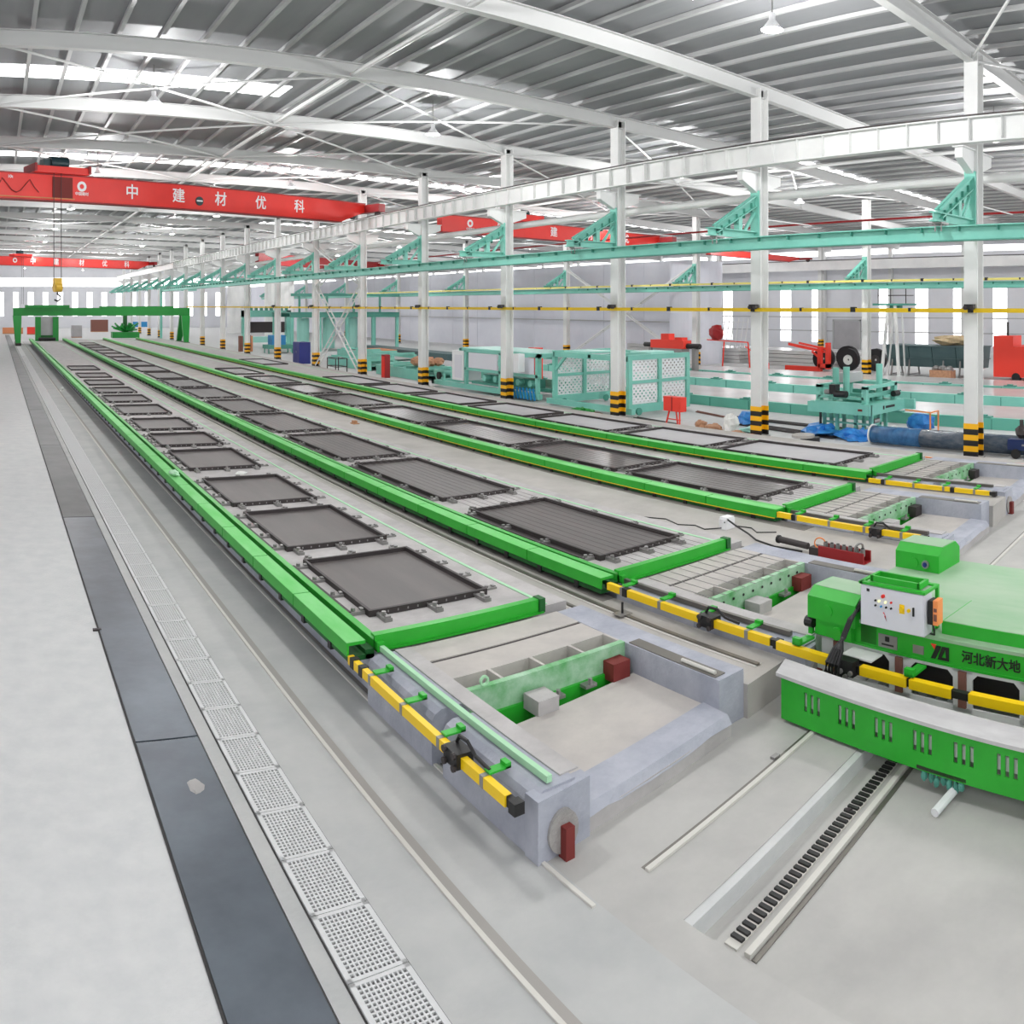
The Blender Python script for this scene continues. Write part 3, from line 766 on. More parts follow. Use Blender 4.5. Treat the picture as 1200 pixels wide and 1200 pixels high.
# side plate with rounded openings
ops = [(-0.55,-1.12),(-1.42,-2.0),(-2.25,-2.85),(-3.1,-3.75),(-4.0,-4.6)]
mb = MB(); cur = 0.0
for a, b in ops:
    mb.box(0,0.03,a,cur,0.24,0.74)
    for (yy, s) in ((a,-1),(b,1)):
        mb.prism_x([(yy,0.70),(yy+s*0.07,0.70),(yy,0.63)] if s > 0 else [(yy,0.70),(yy,0.63),(yy+s*0.07,0.70)], 0, 0.03)
    cur = b
mb.box(0,0.03,LN,cur,0.24,0.74).box(0,0.03,LN,0,0.70,0.78).box(0,0.03,LN,0,0.2,0.30)
mb.obj('side_plate', 'white_steel', t)
B(0.3, 0.4, LN, -0.1, 0.2, 0.75).obj('inner_bulkhead', 'frame_steel', t)
for a in (-0.35, -1.27, -2.13, -2.98, -3.87): B(-0.03, 0.0, a-0.05, a+0.05, 0.3, 0.72).obj('upright', 'brown', t)
MB().box(-0.02,0.12,LN,0,0.76,1.03).box(-0.03,0.0,LN,0,0.75,0.78).obj('side_girder', 'green_paint', t)
MB().box(2.65,2.8,LN,0,0.3,1.03).obj('far_girder', 'green_paint', t)
B(0.0, 2.8, -0.1, 0.0, 0.5, 1.03).obj('front_girder', 'green_paint', t)
B(-0.03, 2.82, LN, 0.03, 1.03, 1.07).obj('deck', 'pale_green', t)
MB().box(0.1,0.9,LN,-1.8,1.07,1.22).obj('cover_box', 'green_paint', t)
MB().box(0.11,0.89,LN,-1.82,1.22,1.225).obj('cover_box_top', 'pale_green', t)
# drive hoods on both sides at the front end
for sx, hx in ((0.0, 'near'), (2.2, 'far')):
    mb = MB().prism_y([(-0.12,0.98),(0.55,0.98),(0.55,1.25),(0.42,1.36),(0.02,1.36),(-0.12,1.26)], -0.72, 0.02)
    o = mb.obj('drive_hood', 'green_paint', t, (sx, 0.02, 0.06 if sx else 0))
    MB().box(0.02,0.42,-0.70,0.0,1.36,1.366).obj('dusty_top', 'pale_green', o)
    MB().cyl((-0.135,-0.3,1.12),(-0.12,-0.3,1.12),0.075,16).obj('round_cover', 'green_paint', o)
    if sx:
        MB().cyl((-0.15,-0.5,1.12),(-0.12,-0.5,1.12),0.06,12).obj('plug_socket', 'clamp_steel', o)
        MB().cyl((-0.16,-0.5,1.12),(-0.15,-0.5,1.12),0.035,12).obj('plug_cap', 'navy', o)
MB().box(-0.1,0.4,-0.62,-0.08,0.78,0.98).obj('gear_case', 'green_paint', t)
MB().cyl((-0.06,-0.02,0.9),(-0.06,0.1,0.9),0.07,12).obj('shaft_end', 'black', t)
MB().cyl((-0.14,-0.42,0.86),(-0.10,-0.42,0.86),0.08,14).obj('round_cover', 'green_paint', t)
MB().box(-0.02,0.3,-0.95,-0.72,0.8,1.2).obj('motor', 'frame_steel', t)
B(-0.08, -0.03, 0.0, 0.06, 0.75, 1.15).obj('hinge_plate', 'green_paint', t)
# cable bundle hanging in front
mb = MB()
for k in range(5):
    o_ = 0.03*k
    mb.tube([(-0.02,-0.72+o_*0.3,1.3-o_),(-0.2,-0.70+o_*0.3,1.12),(-0.3,-0.66+o_*0.3,0.92),(-0.44,-0.60-o_,0.82),(-0.53,-0.56-o_*1.4,0.68),(-0.53,-0.54-o_*1.6,0.56),(-0.48,-0.60-o_,0.50),(-0.4,-0.7,0.58)],0.022)
mb.obj('cable_bundle', 'black', t)
MB().box(-0.5,-0.36,-0.92,-0.66,0.56,0.74).obj('collector_head', 'black', t)
for k in range(4): MB().cyl((-0.53,-0.68-0.07*k,0.56+0.05*(k%2)),(-0.49,-0.68-0.07*k,0.56+0.05*(k%2)),0.03,8).obj('roller', 'clamp_steel', t)
MB().box(-0.3,-0.04,-1.05,-0.62,0.70,0.72).obj('collector_bracket', 'white_steel', t)
# yellow rail carried along the machine
marks = [0.3, -0.72, -0.98, -1.62, -1.66, -2.2, -2.42, -4.0, -4.05, -5.6]
for a, b in zip(marks[0::2], marks[1::2]):
    MB().box(-0.45,-0.43,b,a,0.59,0.69).box(-0.45,-0.36,b,a,0.69,0.697).obj('busbar_section', 'yellow', t)
B(-0.43, -0.36, -5.6, 0.3, 0.60, 0.68).obj('busbar_carrier', 'black', t)
for yy in (0.0, -1.64, -3.3):
    MB().box(-0.42,-0.1,yy-0.06,yy+0.06,0.71,0.74).box(-0.42,-0.36,yy-0.06,yy+0.06,0.71,0.80).obj('rail_bracket', 'green_paint', t)
# name plates and lettering
nd = B(-0.026, -0.02, -1.25, -0.98, 0.80, 0.96).obj('name_plate', 'clamp_steel', t)
MB().box(-0.03,-0.026,-1.14,-1.08,0.88,0.94).box(-0.03,-0.026,-1.2,-1.03,0.83,0.85).obj('plate_mark', 'black', nd)
B(-0.026, -0.02, -1.62, -1.47, 0.82, 0.92).obj('name_plate', 'clamp_steel', t)
# logo: black slanted strokes with a red corner
lg = MB()
def tri(pts): lg.prism_x([(-y, z) for y, z in pts], -0.03, -0.021)
lg2 = MB()
Ly, Lz = 1.72, 0.81
def quad(mb, pts):
    p = [(-(Ly+y), Lz+z) for y, z in pts]
    mb.prism_x(p, -0.032, -0.021)
quad(lg, [(0.0,0),(0.06,0),(0.14,0.16),(0.08,0.16)])
quad(lg, [(0.09,0.0),(0.13,0.0),(0.19,0.13),(0.19,0.16),(0.15,0.16)])
quad(lg, [(0.12,0.0),(0.24,0.0),(0.24,0.03),(0.12,0.03)])
quad(lg, [(0.19,0.16),(0.24,0.16),(0.24,0.03),(0.205,0.03)])
lg.obj('logo', 'black', t)
quad(lg2, [(0.0,0.17),(0.07,0.17),(0.05,0.11)])
lg2.obj('logo_corner', 'red_bright', t)
text('河北新大地', 0.15, 'black', (-0.026, -2.50, 0.895), (PI/2, 0, -PI/2), t, 'lettering', 0.004, 1.0)
# control cabinet
c = thing('control_cabinet', 'white control cabinet with buttons in a green frame on the machine side', 'cabinet', (8.93, 5.56, 1.08))
MB().box(0,0.2,-0.88,0,0,0.50).obj('body', 'cabinet_white', c)
MB().box(-0.012,0,-0.87,-0.01,0.01,0.49).obj('door', 'cabinet_white', c)
for (yy, zz, m_) in ((-0.22,0.31,'black'),(-0.22,0.25,'black'),(-0.27,0.31,'screen_lit'),(-0.30,0.25,'blue'),(-0.36,0.31,'screen_lit'),(-0.37,0.25,'black'),(-0.44,0.32,'red'),(-0.44,0.25,'black')):
    MB().cyl((-0.03,yy,zz+0.02),(-0.012,yy,zz+0.02),0.013,10).obj('button', m_, c)
MB().cyl((-0.04,-0.33,0.40),(-0.012,-0.33,0.40),0.022,10).obj('emergency_button', 'red', c)
MB().prism_x([(-0.32,0.20),(-0.335,0.205),(-0.365,0.15),(-0.345,0.15),(-0.375,0.10),(-0.34,0.165),(-0.355,0.165)],-0.016,-0.012).obj('lightning_mark', 'red', c)
MB().box(-0.014,-0.012,-0.62,-0.55,0.23,0.34).obj('switch_plate', 'yellow', c)
MB().cyl((-0.035,-0.585,0.285),(-0.012,-0.585,0.285),0.03,12).obj('main_switch', 'yellow', c)
MB().cyl((-0.03,-0.68,0.285),(-0.012,-0.68,0.285),0.022,12).obj('lock_switch', 'yellow', c)
MB().box(-0.03,-0.012,-0.755,-0.735,0.23,0.33).obj('door_handle', 'black', c)
MB().box(-0.015,-0.012,-0.13,-0.09,0.42,0.455).obj('maker_mark', 'black', c)
MB().box(-0.02,0.36,-0.9,-0.86,0.50,0.53).box(-0.02,0.36,-0.03,0.02,0.50,0.53).box(-0.02,0.04,-0.86,0,0.50,0.53).box(0.3,0.36,-0.86,0,0.50,0.53)\
    .box(0.05,0.08,-0.78,-0.12,0.53,0.60).box(0.24,0.27,-0.78,-0.12,0.53,0.60).box(0.05,0.27,-0.80,-0.76,0.53,0.60).box(0.05,0.27,-0.14,-0.10,0.53,0.60).obj('guard_frame', 'green_paint', c)
MB().box(0.2,0.34,-0.88,0,0,0.02).box(0.32,0.36,-0.9,-0.86,0,0.5).box(0.32,0.36,-0.02,0.02,0,0.5).box(0.2,0.33,-0.8,-0.08,0.02,0.44).obj('rear_frame', 'green_paint', c)
B(0.04, 0.3, -0.85, -0.03, 0.505, 0.51).obj('dusty_roof', 'pale_green', c)
c = thing('remote_receiver', 'black and orange receiver box hung beside the white control cabinet', 'box', (8.98, 4.66, 1.22))
B(0, 0.14, -0.07, 0, 0.0, 0.28).obj('black_half', 'black', c)
B(0, 0.14, -0.13, -0.07, 0.0, 0.29).obj('orange_half', 'orange', c)
MB().box(-0.004,0,-0.12,-0.08,0.16,0.2).box(-0.004,0,-0.12,-0.08,0.05,0.13).obj('label_plate', 'brown', c)
MB().tube([(0.05,-0.04,0.0),(0.05,-0.06,-0.08),(0.08,-0.05,-0.14),(0.1,0.02,-0.15)],0.012).obj('cable', 'black', c)

# ------------------------------------------------------------------ things lying between the beds
t = thing('junction_box', 'small white box with black wires on the floor between second and third bed', 'box', (13.1, 11.35, 0.48))
MB().prism([(-0.13,-0.1),(0.13,-0.1),(0.16,0),(0.13,0.1),(-0.13,0.1),(-0.16,0)],0,0.2).obj('body', 'white_paint', t)
MB().box(-0.12,0.12,-0.09,0.09,0.2,0.24).obj('lid', 'white_paint', t)
MB().tube([(-0.14,0,0.03),(-0.4,0.25,0.01),(-0.3,0.6,0.01),(-0.5,0.9,0.01),(-0.35,1.4,0.01),(-0.6,1.9,0.01)],0.012).obj('wire', 'black', t)
MB().tube([(0.14,-0.02,0.03),(0.3,-0.4,0.01),(0.1,-0.7,0.01),(0.35,-1.0,0.01)],0.012).obj('wire', 'black', t)
t = thing('connector_tray', 'dark red steel channel tray holding a row of shiny connectors', 'tray', (12.6, 8.75, 0.48), 0.0)
MB().box(0,0.03,-0.95,0,0,0.2).box(0.03,0.24,-0.95,0,0,0.02).box(0.24,0.27,-0.95,0,0,0.2).obj('channel', 'red_dark', t)
MB().box(-0.001,0.03,-0.945,-0.005,0.0,0.198).obj('side', 'red_dark', t)
for k in range(7):
    o = MB().cyl((0.13,-0.08-k*0.13,0.12),(0.13,-0.08-k*0.13,0.25),0.045,10).obj('connector', 'clamp_steel', t)
    MB().cyl((0.13,-0.08-k*0.13,0.25),(0.13,-0.08-k*0.13,0.26),0.03,8).obj('connector_tip', 'black', o)
MB().ring((0.13,-0.78,0.24),(0.3,1,0.2),0.08,0.11,0.03,16).obj('steel_ring', 'clamp_steel', t)
MB().ring((0.1,0.03,0.22),(1,0.4,0.1),0.09,0.11,0.02,16).obj('copper_ring', 'orange', t)
MB().box(0.02,0.25,0.0,0.22,0.0,0.14).obj('end_housing', 'frame_steel', t)
t = thing('cable_gun', 'black handled tool with cable lying at the end of the dark red tray', 'tool', (12.66, 9.25, 0.50), 0.0)
MB().cyl((0.05,-0.2,0.1),(0.05,0.45,0.12),0.06,10).obj('handle', 'frame_steel', t)
MB().cyl((0.05,0.45,0.12),(0.05,0.5,0.12),0.075,10).obj('handle_cap', 'black', t)
MB().tube([(0.0,-0.1,0.0),(-0.05,0.5,0.0),(0.02,1.0,0.02),(0.2,1.35,0.05),(0.3,1.7,0.1),(0.35,2.0,0.18),(0.3,2.05,0.12)],0.018).obj('cable', 'black', t)
t = tag(MB().box(0,0.25,0,0.35,0,0.03).box(0.05,0.2,0.1,0.3,0.03,0.12).obj('wooden_offcut', 'timber', None, (13.2, 29.6, 0.48)), 'small tan wooden offcut on the floor between second and third bed', 'offcut')
t = tag(MB().blob((0,0,0.03),0.16,0.1,0.05,5).obj('cement_lump', 'cloth_white', None, (6.3, 21.3, 0.6)), 'small white cement lump on the leftmost bed between two moulds', 'lump')
t = tag(MB().blob((0,0,0.04),0.12,0.3,0.06,8).obj('cement_lump', 'dusty_light_green', None, (4.42, 20.8, 0.79)), 'pale lump lying on the green cover of the leftmost bed', 'lump')
t = tag(MB().box(-0.12,0.12,-0.18,0.18,0,0.02).blob((0,0,0.12),0.1,0.14,0.1,2).obj('white_bag', 'cloth_white', None, (3.85, 49.5, 0.03)), 'small white bag on the floor strip far left of the green cover', 'bag')
t = tag(B(-0.03, 0.1, 0, 0.06, 0, 0.03).obj('floor_bolt', 'frame_steel', None, (1.52, 13.0, 0)), 'small steel bolt fixing at the edge of the dark cover plates', 'bolt')

# ------------------------------------------------------------------ overhead cranes
def crane(p1, p2, z0, z1, label, marks=None, trolley=None, dark=False, name='overhead_crane', tsize=0.8):
    p1 = Vector((*p1, 0)); p2 = Vector((*p2, 0)); L_ = (p2-p1).length; a = math.atan2(p2.y-p1.y, p2.x-p1.x)
    t = thing(name, label, 'crane', p1, a, 'red overhead cranes')
    mr = 'red_dark' if dark else 'red'
    h = z1-z0
    MB().prism_y([(0,z0),(L_-2.2,z0),(L_-0.2,z0+h*0.55),(L_,z0+h*0.55),(L_,z1),(0,z1)], -0.25, 0.25).obj('girder', mr, t)
    MB().box(0,L_-2.2,-0.3,0.3,z0-0.06,z0).obj('bottom_flange', 'red_dark', t)
    MB().box(0,L_,-0.3,0.3,z1,z1+0.05).obj('top_flange', 'red_dark', t)
    MB().box(L_-0.1,L_+0.5,-1.6,1.6,z0+h*0.55,z0+h*0.95).obj('end_truck', 'red_dark', t)
    for s in (-1.2, 1.2): MB().cyl((L_+0.1,s,z0+h*0.45),(L_+0.3,s,z0+h*0.45),0.2,12).obj('wheel', 'frame_steel', t)
    if marks:
        for s, ch in marks:
            text(ch, tsize, 'white_paint', (s, -0.262, (z0+z1)/2), (PI/2, 0, 0), t, 'lettering', 0.004)
    return t
cr = crane((-11.7,39.35), (24.0,52.3), 10.5, 11.8, 'nearest red overhead crane girder lettered in white across the main bay')
L0 = 11.7/0.940
import itertools
for s, ch in ((7.8,'中'),(10.8,'建'),(13.7,'材'),(16.65,'优'),(19.7,'科')):
    text(ch, 0.85, 'white_paint', (L0+s, -0.262, 11.15), (PI/2, 0, 0), cr, 'lettering', 0.004)
lo = MB().ring((L0+4.75,-0.262,11.3),(0,1,0),0.13,0.27,0.01,24).obj('round_logo', 'white_paint', cr)
text('中国建材', 0.2, 'white_paint', (L0+4.75,-0.262,10.9), (PI/2,0,0), cr, 'logo_lettering', 0.003)
bd = MB().cyl((L0+12.2,-0.3,10.98),(L0+12.2,-0.25,10.98),0.26,18).obj('round_badge', 'motor_dark', cr)
MB().box(L0+12.0,L0+12.4,-0.31,-0.3,10.95,11.03).obj('badge_mark', 'white_paint', bd)
MB().box(L0+3.05,L0+4.2,-0.29,-0.25,10.6,11.72).obj('electric_box', 'maroon', cr)
MB().tube([(L0-4+0.25*k, -0.33, 11.55-0.75*abs(math.sin(k*0.55))) for k in range(26)],0.025).obj('festoon_cable', 'maroon', cr)
MB().box(L0-10,L0+4.3,-0.34,-0.3,10.56,10.62).obj('walkway_edge', 'pallet_orange', cr)
text('10t', 0.22, 'white_paint', (L0+0.7,-0.262,11.6), (PI/2,0,0), cr, 'capacity_lettering', 0.003)
tr = MB().box(L0+1.9,L0+5.0,-0.7,0.7,11.85,12.2).obj('trolley', 'red', cr)
MB().cyl((L0+2.9,-0.2,12.45),(L0+3.9,-0.2,12.45),0.33,16).box(L0+2.5,L0+2.9,-0.4,0.1,12.2,12.6).obj('hoist_motor', 'motor_dark', tr)
for a in (L0+1.85, L0+4.92): B(a, a+0.13, -0.8, 0.8, 11.9, 12.3).obj('trolley_frame', 'red_dark', tr)
hk = MB()
for dx in (3.0, 3.42): hk.cyl((L0+dx,-0.55,6.4),(L0+dx,-0.55,11.9),0.02,5)
hk.obj('hoist_rope', 'frame_steel', cr)
hb = MB().cyl((L0+3.02,-0.55,5.95),(L0+3.4,-0.55,5.95),0.26,14).box(L0+3.0,L0+3.42,-0.68,-0.42,5.85,6.42).obj('hook_block', 'hook_yellow', cr)
MB().tube([(L0+3.2,-0.55,5.85),(L0+3.2,-0.55,5.6),(L0+3.36,-0.55,5.48),(L0+3.36,-0.55,5.32),(L0+3.2,-0.55,5.22),(L0+3.04,-0.55,5.3)],0.05).obj('hook', 'black', hb)
c3 = crane((-12.1,112.1), (24.0,133.0), 10.7, 11.9, 'far red overhead crane girder across the main bay near the end wall')
L3 = 24.2/0.866*0.5
for s, ch in ((6.4,'中'),(10.4,'建'),(15.0,'材'),(19.3,'优'),(23.6,'科')):
    text(ch, 1.0, 'white_paint', (L3+s-0.4, -0.262, 11.3), (PI/2,0,0), c3, 'lettering', 0.004)
MB().ring((L3+3.0,-0.262,11.4),(0,1,0),0.18,0.36,0.01,20).obj('round_logo', 'white_paint', c3)
tr = MB().box(L3+2.6,L3+5.6,-0.7,0.7,11.95,12.3).obj('trolley', 'red', c3)
MB().cyl((L3+3.5,0,12.5),(L3+4.4,0,12.5),0.3,12).obj('hoist_motor', 'motor_dark', tr)
MB().cyl((L3+4.0,-0.4,5.2),(L3+4.0,-0.4,11.9),0.02,5).cyl((L3+4.3,-0.4,5.2),(L3+4.3,-0.4,11.9),0.02,5).obj('hoist_rope', 'frame_steel', c3)
cr2 = crane((27.2,47.5), (50.5,51.5), 9.75, 10.8, 'red overhead crane in the second bay behind the front columns')
for s, ch in ((5.2,'中'),(10.5,'建'),(14.5,'材'),(19.0,'优')):
    text(ch, 0.75, 'white_paint', (s, -0.262, 10.28), (PI/2,0,0), cr2, 'lettering', 0.004)
MB().ring((2.4,-0.262,10.4),(0,1,0),0.12,0.25,0.01,20).obj('round_logo', 'white_paint', cr2)
text('中国建材', 0.18, 'white_paint', (2.4,-0.262,10.02), (PI/2,0,0), cr2, 'logo_lettering', 0.003)
tr = MB().box(6.6,9.0,-0.7,0.7,10.85,11.3).obj('trolley', 'red', cr2)
MB().cyl((7.2,0,11.45),(8.0,0,11.45),0.25,12).obj('hoist_motor', 'motor_dark', tr)
crane((27.2,86), (47.6,99.5), 9.4, 10.5, 'dark red overhead crane farther down the second bay', dark=True)
runway(75.9, 9.8, 1.0, -6, 170, 'wide white beam on the third column row before the right wall', stif=0)
crane((58.0,52.5), (75.2,55), 9.7, 10.2, 'thin red crane girder beyond the second column row')

# ------------------------------------------------------------------ green gantry over the beds, far end
t = thing('gantry_crane', 'green portal gantry spanning the beds at the far end', 'gantry', (2.7, 108, 0))
MB().box(-0.5,22.2,-0.5,0.5,3.7,4.7).obj('main_beam', 'gantry_green', t)
MB().box(1.0,6.6,-0.8,0.8,4.7,5.05).box(10.5,20,-0.5,0.5,4.7,4.9).obj('top_deck', 'gantry_green', t)
for (a, b) in ((0.0,0.1),(21.6,21.3)):
    for s in (-1, 1):
        MB().add([(a-0.55,s*0.5-0.25,3.7),(a+0.55,s*0.5-0.25,3.7),(a+0.55,s*0.5+0.25,3.7),(a-0.55,s*0.5+0.25,3.7),
                  (b-0.3,s*2.2-0.25,0.3),(b+0.3,s*2.2-0.25,0.3),(b+0.3,s*2.2+0.25,0.3),(b-0.3,s*2.2+0.25,0.3)],
                 [(0,1,2,3),(7,6,5,4),(0,4,5,1),(1,5,6,2),(2,6,7,3),(3,7,4,0)]).obj('leg', 'gantry_green', t)
    MB().box(b-0.35,b+0.35,-2.8,2.8,0.0,0.35).obj('foot_beam', 'frame_steel', t)
t = thing('bed_machine', 'green framed grey machine standing on the leftmost bed beneath the gantry', 'machine', (4.9, 106, 0.6))
MB().box(0,0.7,-0.4,0.4,0.0,3.0).obj('leg', 'gantry_green', t)
MB().box(2.2,2.9,-0.4,0.4,0.0,3.0).obj('leg', 'gantry_green', t)
MB().box(0.7,2.2,0.1,0.3,0.6,3.0).obj('panel', 'mould_grey', t)
MB().box(0.7,2.2,-0.3,0.3,0.3,0.7).box(0.5,2.4,-0.5,0.5,0.02,0.4).obj('roller_base', 'dark_green', t)
MB().cyl((0.4,-0.6,0.25),(2.5,-0.6,0.25),0.2,10).obj('roller', 'black', t)
t = thing('agitator_machine', 'dark green machine with many spreading arms beyond the gantry', 'machine', (20.0, 131, 0))
mb = MB()
for k in range(40):
    a = k*0.7; r = 0.6+0.5*(k % 4)
    mb.bar((0.3*math.cos(a),0.3*math.sin(a),1.0),(r*math.cos(a),r*math.sin(a),1.3+1.2*((k*7) % 5)/5),0.22,0.22)
mb.obj('arms', 'gantry_green', t)['kind'] = 'stuff'
MB().box(-2.1,2.1,-1,1,0.0,0.9).obj('chassis', 'gantry_green', t)
MB().box(-0.3,0.3,-0.3,0.3,0.9,3.6).obj('mast', 'dark_green', t)
for i, (x, y, w_, h, m_, nm, lab, cat) in enumerate((
    (1.2,150,3.6,1.1,'pallet_orange','pallet_stack','orange pallet stack on the floor at the far left','pallets'),
    (5.4,146,1.4,1.3,'red_bright','pallet_stack','small red pallet load left of the gantry leg','pallets'),
    (11.8,132,1.6,1.9,'mould_grey','storage_cabinet','light grey cabinet standing between the gantry legs','cabinet'),
    (18.0,160,3.2,2.3,'brown','shipping_crate','brown crate near the end wall beneath the gantry','crate'))):
    t = thing(nm, lab, cat, (x, y, 0))
    MB().box(0,w_,0,1.4,0.14,h).obj('load', m_, t)
    MB().box(0,w_,0,0.15,0,0.14).box(0,w_,0.6,0.75,0,0.14).box(0,w_,1.25,1.4,0,0.14).obj('runner', 'timber', t)
t = thing('blue_machine', 'small blue and white machine near the end wall', 'machine', (25.8, 160, 0))
MB().box(0,3,0,1.5,0.6,1.9).obj('body', 'blue', t); MB().box(0,3,-0.1,0,0.0,0.9).obj('panel', 'white_paint', t)
# white tank tops and pale sheets behind far columns
for i, (x, y, r, h) in enumerate(((44, 150, 2.2, 9.8), (44, 128, 2.2, 9.8), (38, 110, 2.0, 9.8))):
    t = thing('silo', 'white round silo top seen above the teal beam, %s of three' % ('farthest', 'middle', 'nearest')[i], 'silo', (x, y, 0))
    MB().cyl((0,0,0),(0,0,h-1.5),r,20).obj('barrel', 'white_steel', t, smooth=False)
    MB().cyl((0,0,h-1.5),(0,0,h),r,20,r*0.35).obj('cone', 'white_steel', t)

# ------------------------------------------------------------------ big pale tank at the end of the partition
t = thing('storage_tank', 'large pale round tank at the right end of the partition wall', 'tank', (54.5, 50.8, 0))
MB().cyl((0,0,0),(0,0,8.8),2.3,40).obj('barrel', 'partition_sheet', t)
for z in (2.2, 4.4, 6.6): MB().ring((0,0,z),(0,0,1),2.29,2.33,0.06,40).obj('hoop', 'white_steel', t)

# ------------------------------------------------------------------ teal ground rails and pale floors of the second bay
for i, (x, h, lab) in enumerate(((31.6,0.42,'nearest of the long teal formwork rails on the second bay floor'), (38.6,0.5,'second nearest long teal formwork rail on the second bay floor'),
                           (44.7,0.38,'third nearest long teal formwork rail on the second bay floor'))):
    t = thing('formwork_rail', lab, 'rail', (x, 8, 0))
    MB().box(0,0.05,0,55,0,h).box(0,0.25,0,55,h,h+0.04).obj('side_channel', 'teal_mid' if i == 0 else 'teal', t)
    rm = MB().box(-0.03,0.0,-0.02,0.02,0,h).mesh('rib', 'teal_dark')
    for k in range(22): link('rib', rm, t, (0, 0.5+2.5*k, 0))
    km = MB().box(-0.02,0.3,-0.35,0.35,h+0.04,h+0.1).box(0.02,0.2,-0.15,0.15,h+0.1,h+0.16).mesh('clamp', 'teal_dark')
    for k in range(13): link('clamp', km, t, (0, 1.8+4.1*k, 0))
    B(0.25, 4.5, 0, 55, h-0.1, h-0.02).obj('casting_surface', 'glossy_white', t)
t = thing('formwork_rail', 'thin teal edge strip beyond the third long teal rail', 'rail', (49.4, 8, 0))
MB().box(0,0.1,0,50,0,0.3).obj('edge', 'teal_dark', t)

# ------------------------------------------------------------------ teal portal trolley with perforated screens
def perf(w_, h, nx, nz):
    """perforated sheet: real lattice of diagonal strips"""
    mb = MB(); 
    mb.box(0,w_,0,0.02,0,0.06).box(0,w_,0,0.02,h-0.06,h).box(0,0.06,0,0.02,0,h).box(w_-0.06,w_,0,0.02,0,h)
    s = 0.25
    k = -h
    while k < w_:
        a0 = max(k, 0); z0 = a0-k; a1 = min(k+h, w_); z1 = a1-k
        if a1-a0 > 0.05: mb.bar((a0,0.01,z0),(a1,0.01,z1),0.02,0.09)
        a0 = max(k, 0); z0 = h-(a0-k); a1 = min(k+h, w_); z1 = h-(a1-k)
        if a1-a0 > 0.05: mb.bar((a0,0.015,z0),(a1,0.015,z1),0.02,0.09)
        k += s
    return mb.mesh('perforated_sheet', 'white_paint')
PS = perf(1.62, 0.92, 8, 6)
t = thing('portal_trolley', 'teal portal trolley with white perforated screens behind the third front column', 'machine', (25.95, 28.4, 0))
for (yy, w0) in ((0.0, 4.0), (5.5, 4.0)):
    sc_ = MB().box(0,w0,-0.08,0.08,0.12,0.5).box(0,w0,-0.08,0.08,2.52,2.75).box(0,0.22,-0.09,0.09,0.5,2.52).box(w0-0.22,w0,-0.09,0.09,0.5,2.52).box(w0/2-0.1,w0/2+0.1,-0.09,0.09,0.5,2.52).box(0.22,w0-0.22,-0.08,0.08,1.44,1.58)
    o = sc_.obj('screen_frame', 'teal', t, (0, yy, 0))
    for a in (0.25, 2.12):
        for z in (0.51, 1.59): link('perforated_sheet', PS, o, (a, 0, z))
    for a in (0.6, 3.4):
        MB().cyl((a,-0.16,0.18),(a,-0.08,0.18),0.17,14).obj('wheel', 'teal_dark', t, (0, yy, 0))
MB().box(0,0.2,0,5.5,2.45,2.7).box(3.8,4.0,0,5.5,2.45,2.7).box(0,4,2.6,2.8,2.5,2.66).obj('top_beam', 'teal', t)
MB().bar((0.1,0.1,1.8),(0.1,0.9,2.5),0.12,0.12).obj('knee_brace', 'teal', t)
MB().bar((0.1,5.4,1.8),(0.1,4.6,2.5),0.12,0.12).obj('knee_brace', 'teal', t)
B(0.3, 1.8, 3.0, 5.0, 2.7, 2.78).obj('roof_plate', 'teal_pale', t)
B(2.0, 3.6, 0.6, 2.0, 2.7, 2.8).obj('roof_plate', 'teal_pale', t)
B(-0.12, 0.12, -0.4, 5.9, 0.1, 0.36).obj('base_beam', 'teal', t)
MB().box(2.6,2.75,-0.095,-0.085,0.24,0.38).box(2.9,3.6,-0.095,-0.085,0.27,0.36).obj('maker_mark', 'black', t)

# ------------------------------------------------------------------ teal and white cabin machine
t = thing('cabin_machine', 'long teal machine with white cabin panels between fourth and fifth front columns', 'machine', (26.0, 35.2, 0))
MB().box(0,0.25,0,11.2,0.15,0.42).box(2.6,2.85,0,11.2,0.15,0.42).box(0,2.85,10.9,11.2,0.15,0.42).obj('chassis', 'teal', t)
fr = MB()
for yy in (0.2, 3.6, 7.2): fr.box(0,0.18,yy-0.1,yy+0.1,0.42,2.4).box(2.6,2.8,yy-0.1,yy+0.1,0.42,2.4)
fr.box(0,0.2,0,7.9,1.25,1.4).box(0,0.2,0,7.9,2.3,2.5).box(2.6,2.8,0,7.9,2.3,2.5).box(0,2.8,7.6,7.8,2.3,2.5).box(0,2.8,0,0.2,2.3,2.5)
fr.obj('frame', 'teal', t)
for yy in (0.4, 3.8): B(-0.02, 0.02, yy, yy+3.0, 1.42, 2.28).obj('side_panel', 'cabinet_white', t)
MB().box(-0.05,1.2,7.35,8.6,0.6,2.35).obj('cabin', 'white_paint', t)
B(-0.07, -0.05, 7.5, 8.3, 0.75, 2.1).obj('cabin_door', 'cabinet_white', t)
MB().box(0.1,2.7,0,7.9,2.5,2.54).obj('roof', 'teal_pale', t)
MB().box(0.2,1.6,0.6,6.8,0.5,0.62).box(0.5,1.2,1,6,0.62,1.1).obj('conveyor', 'teal_dark', t)
for k in range(5): MB().cyl((0.15,1.0+k*1.1,0.9),(0.5,1.0+k*1.1,0.9),0.18,10).obj('roller', 'teal', t)
mb = MB()
for k in range(9): mb.bar((-0.1,0.2+0.3*k,0.1),(-0.1,0.35+0.3*k,0.7),0.08,0.08)
mb.obj('spring_row', 'blue', t)
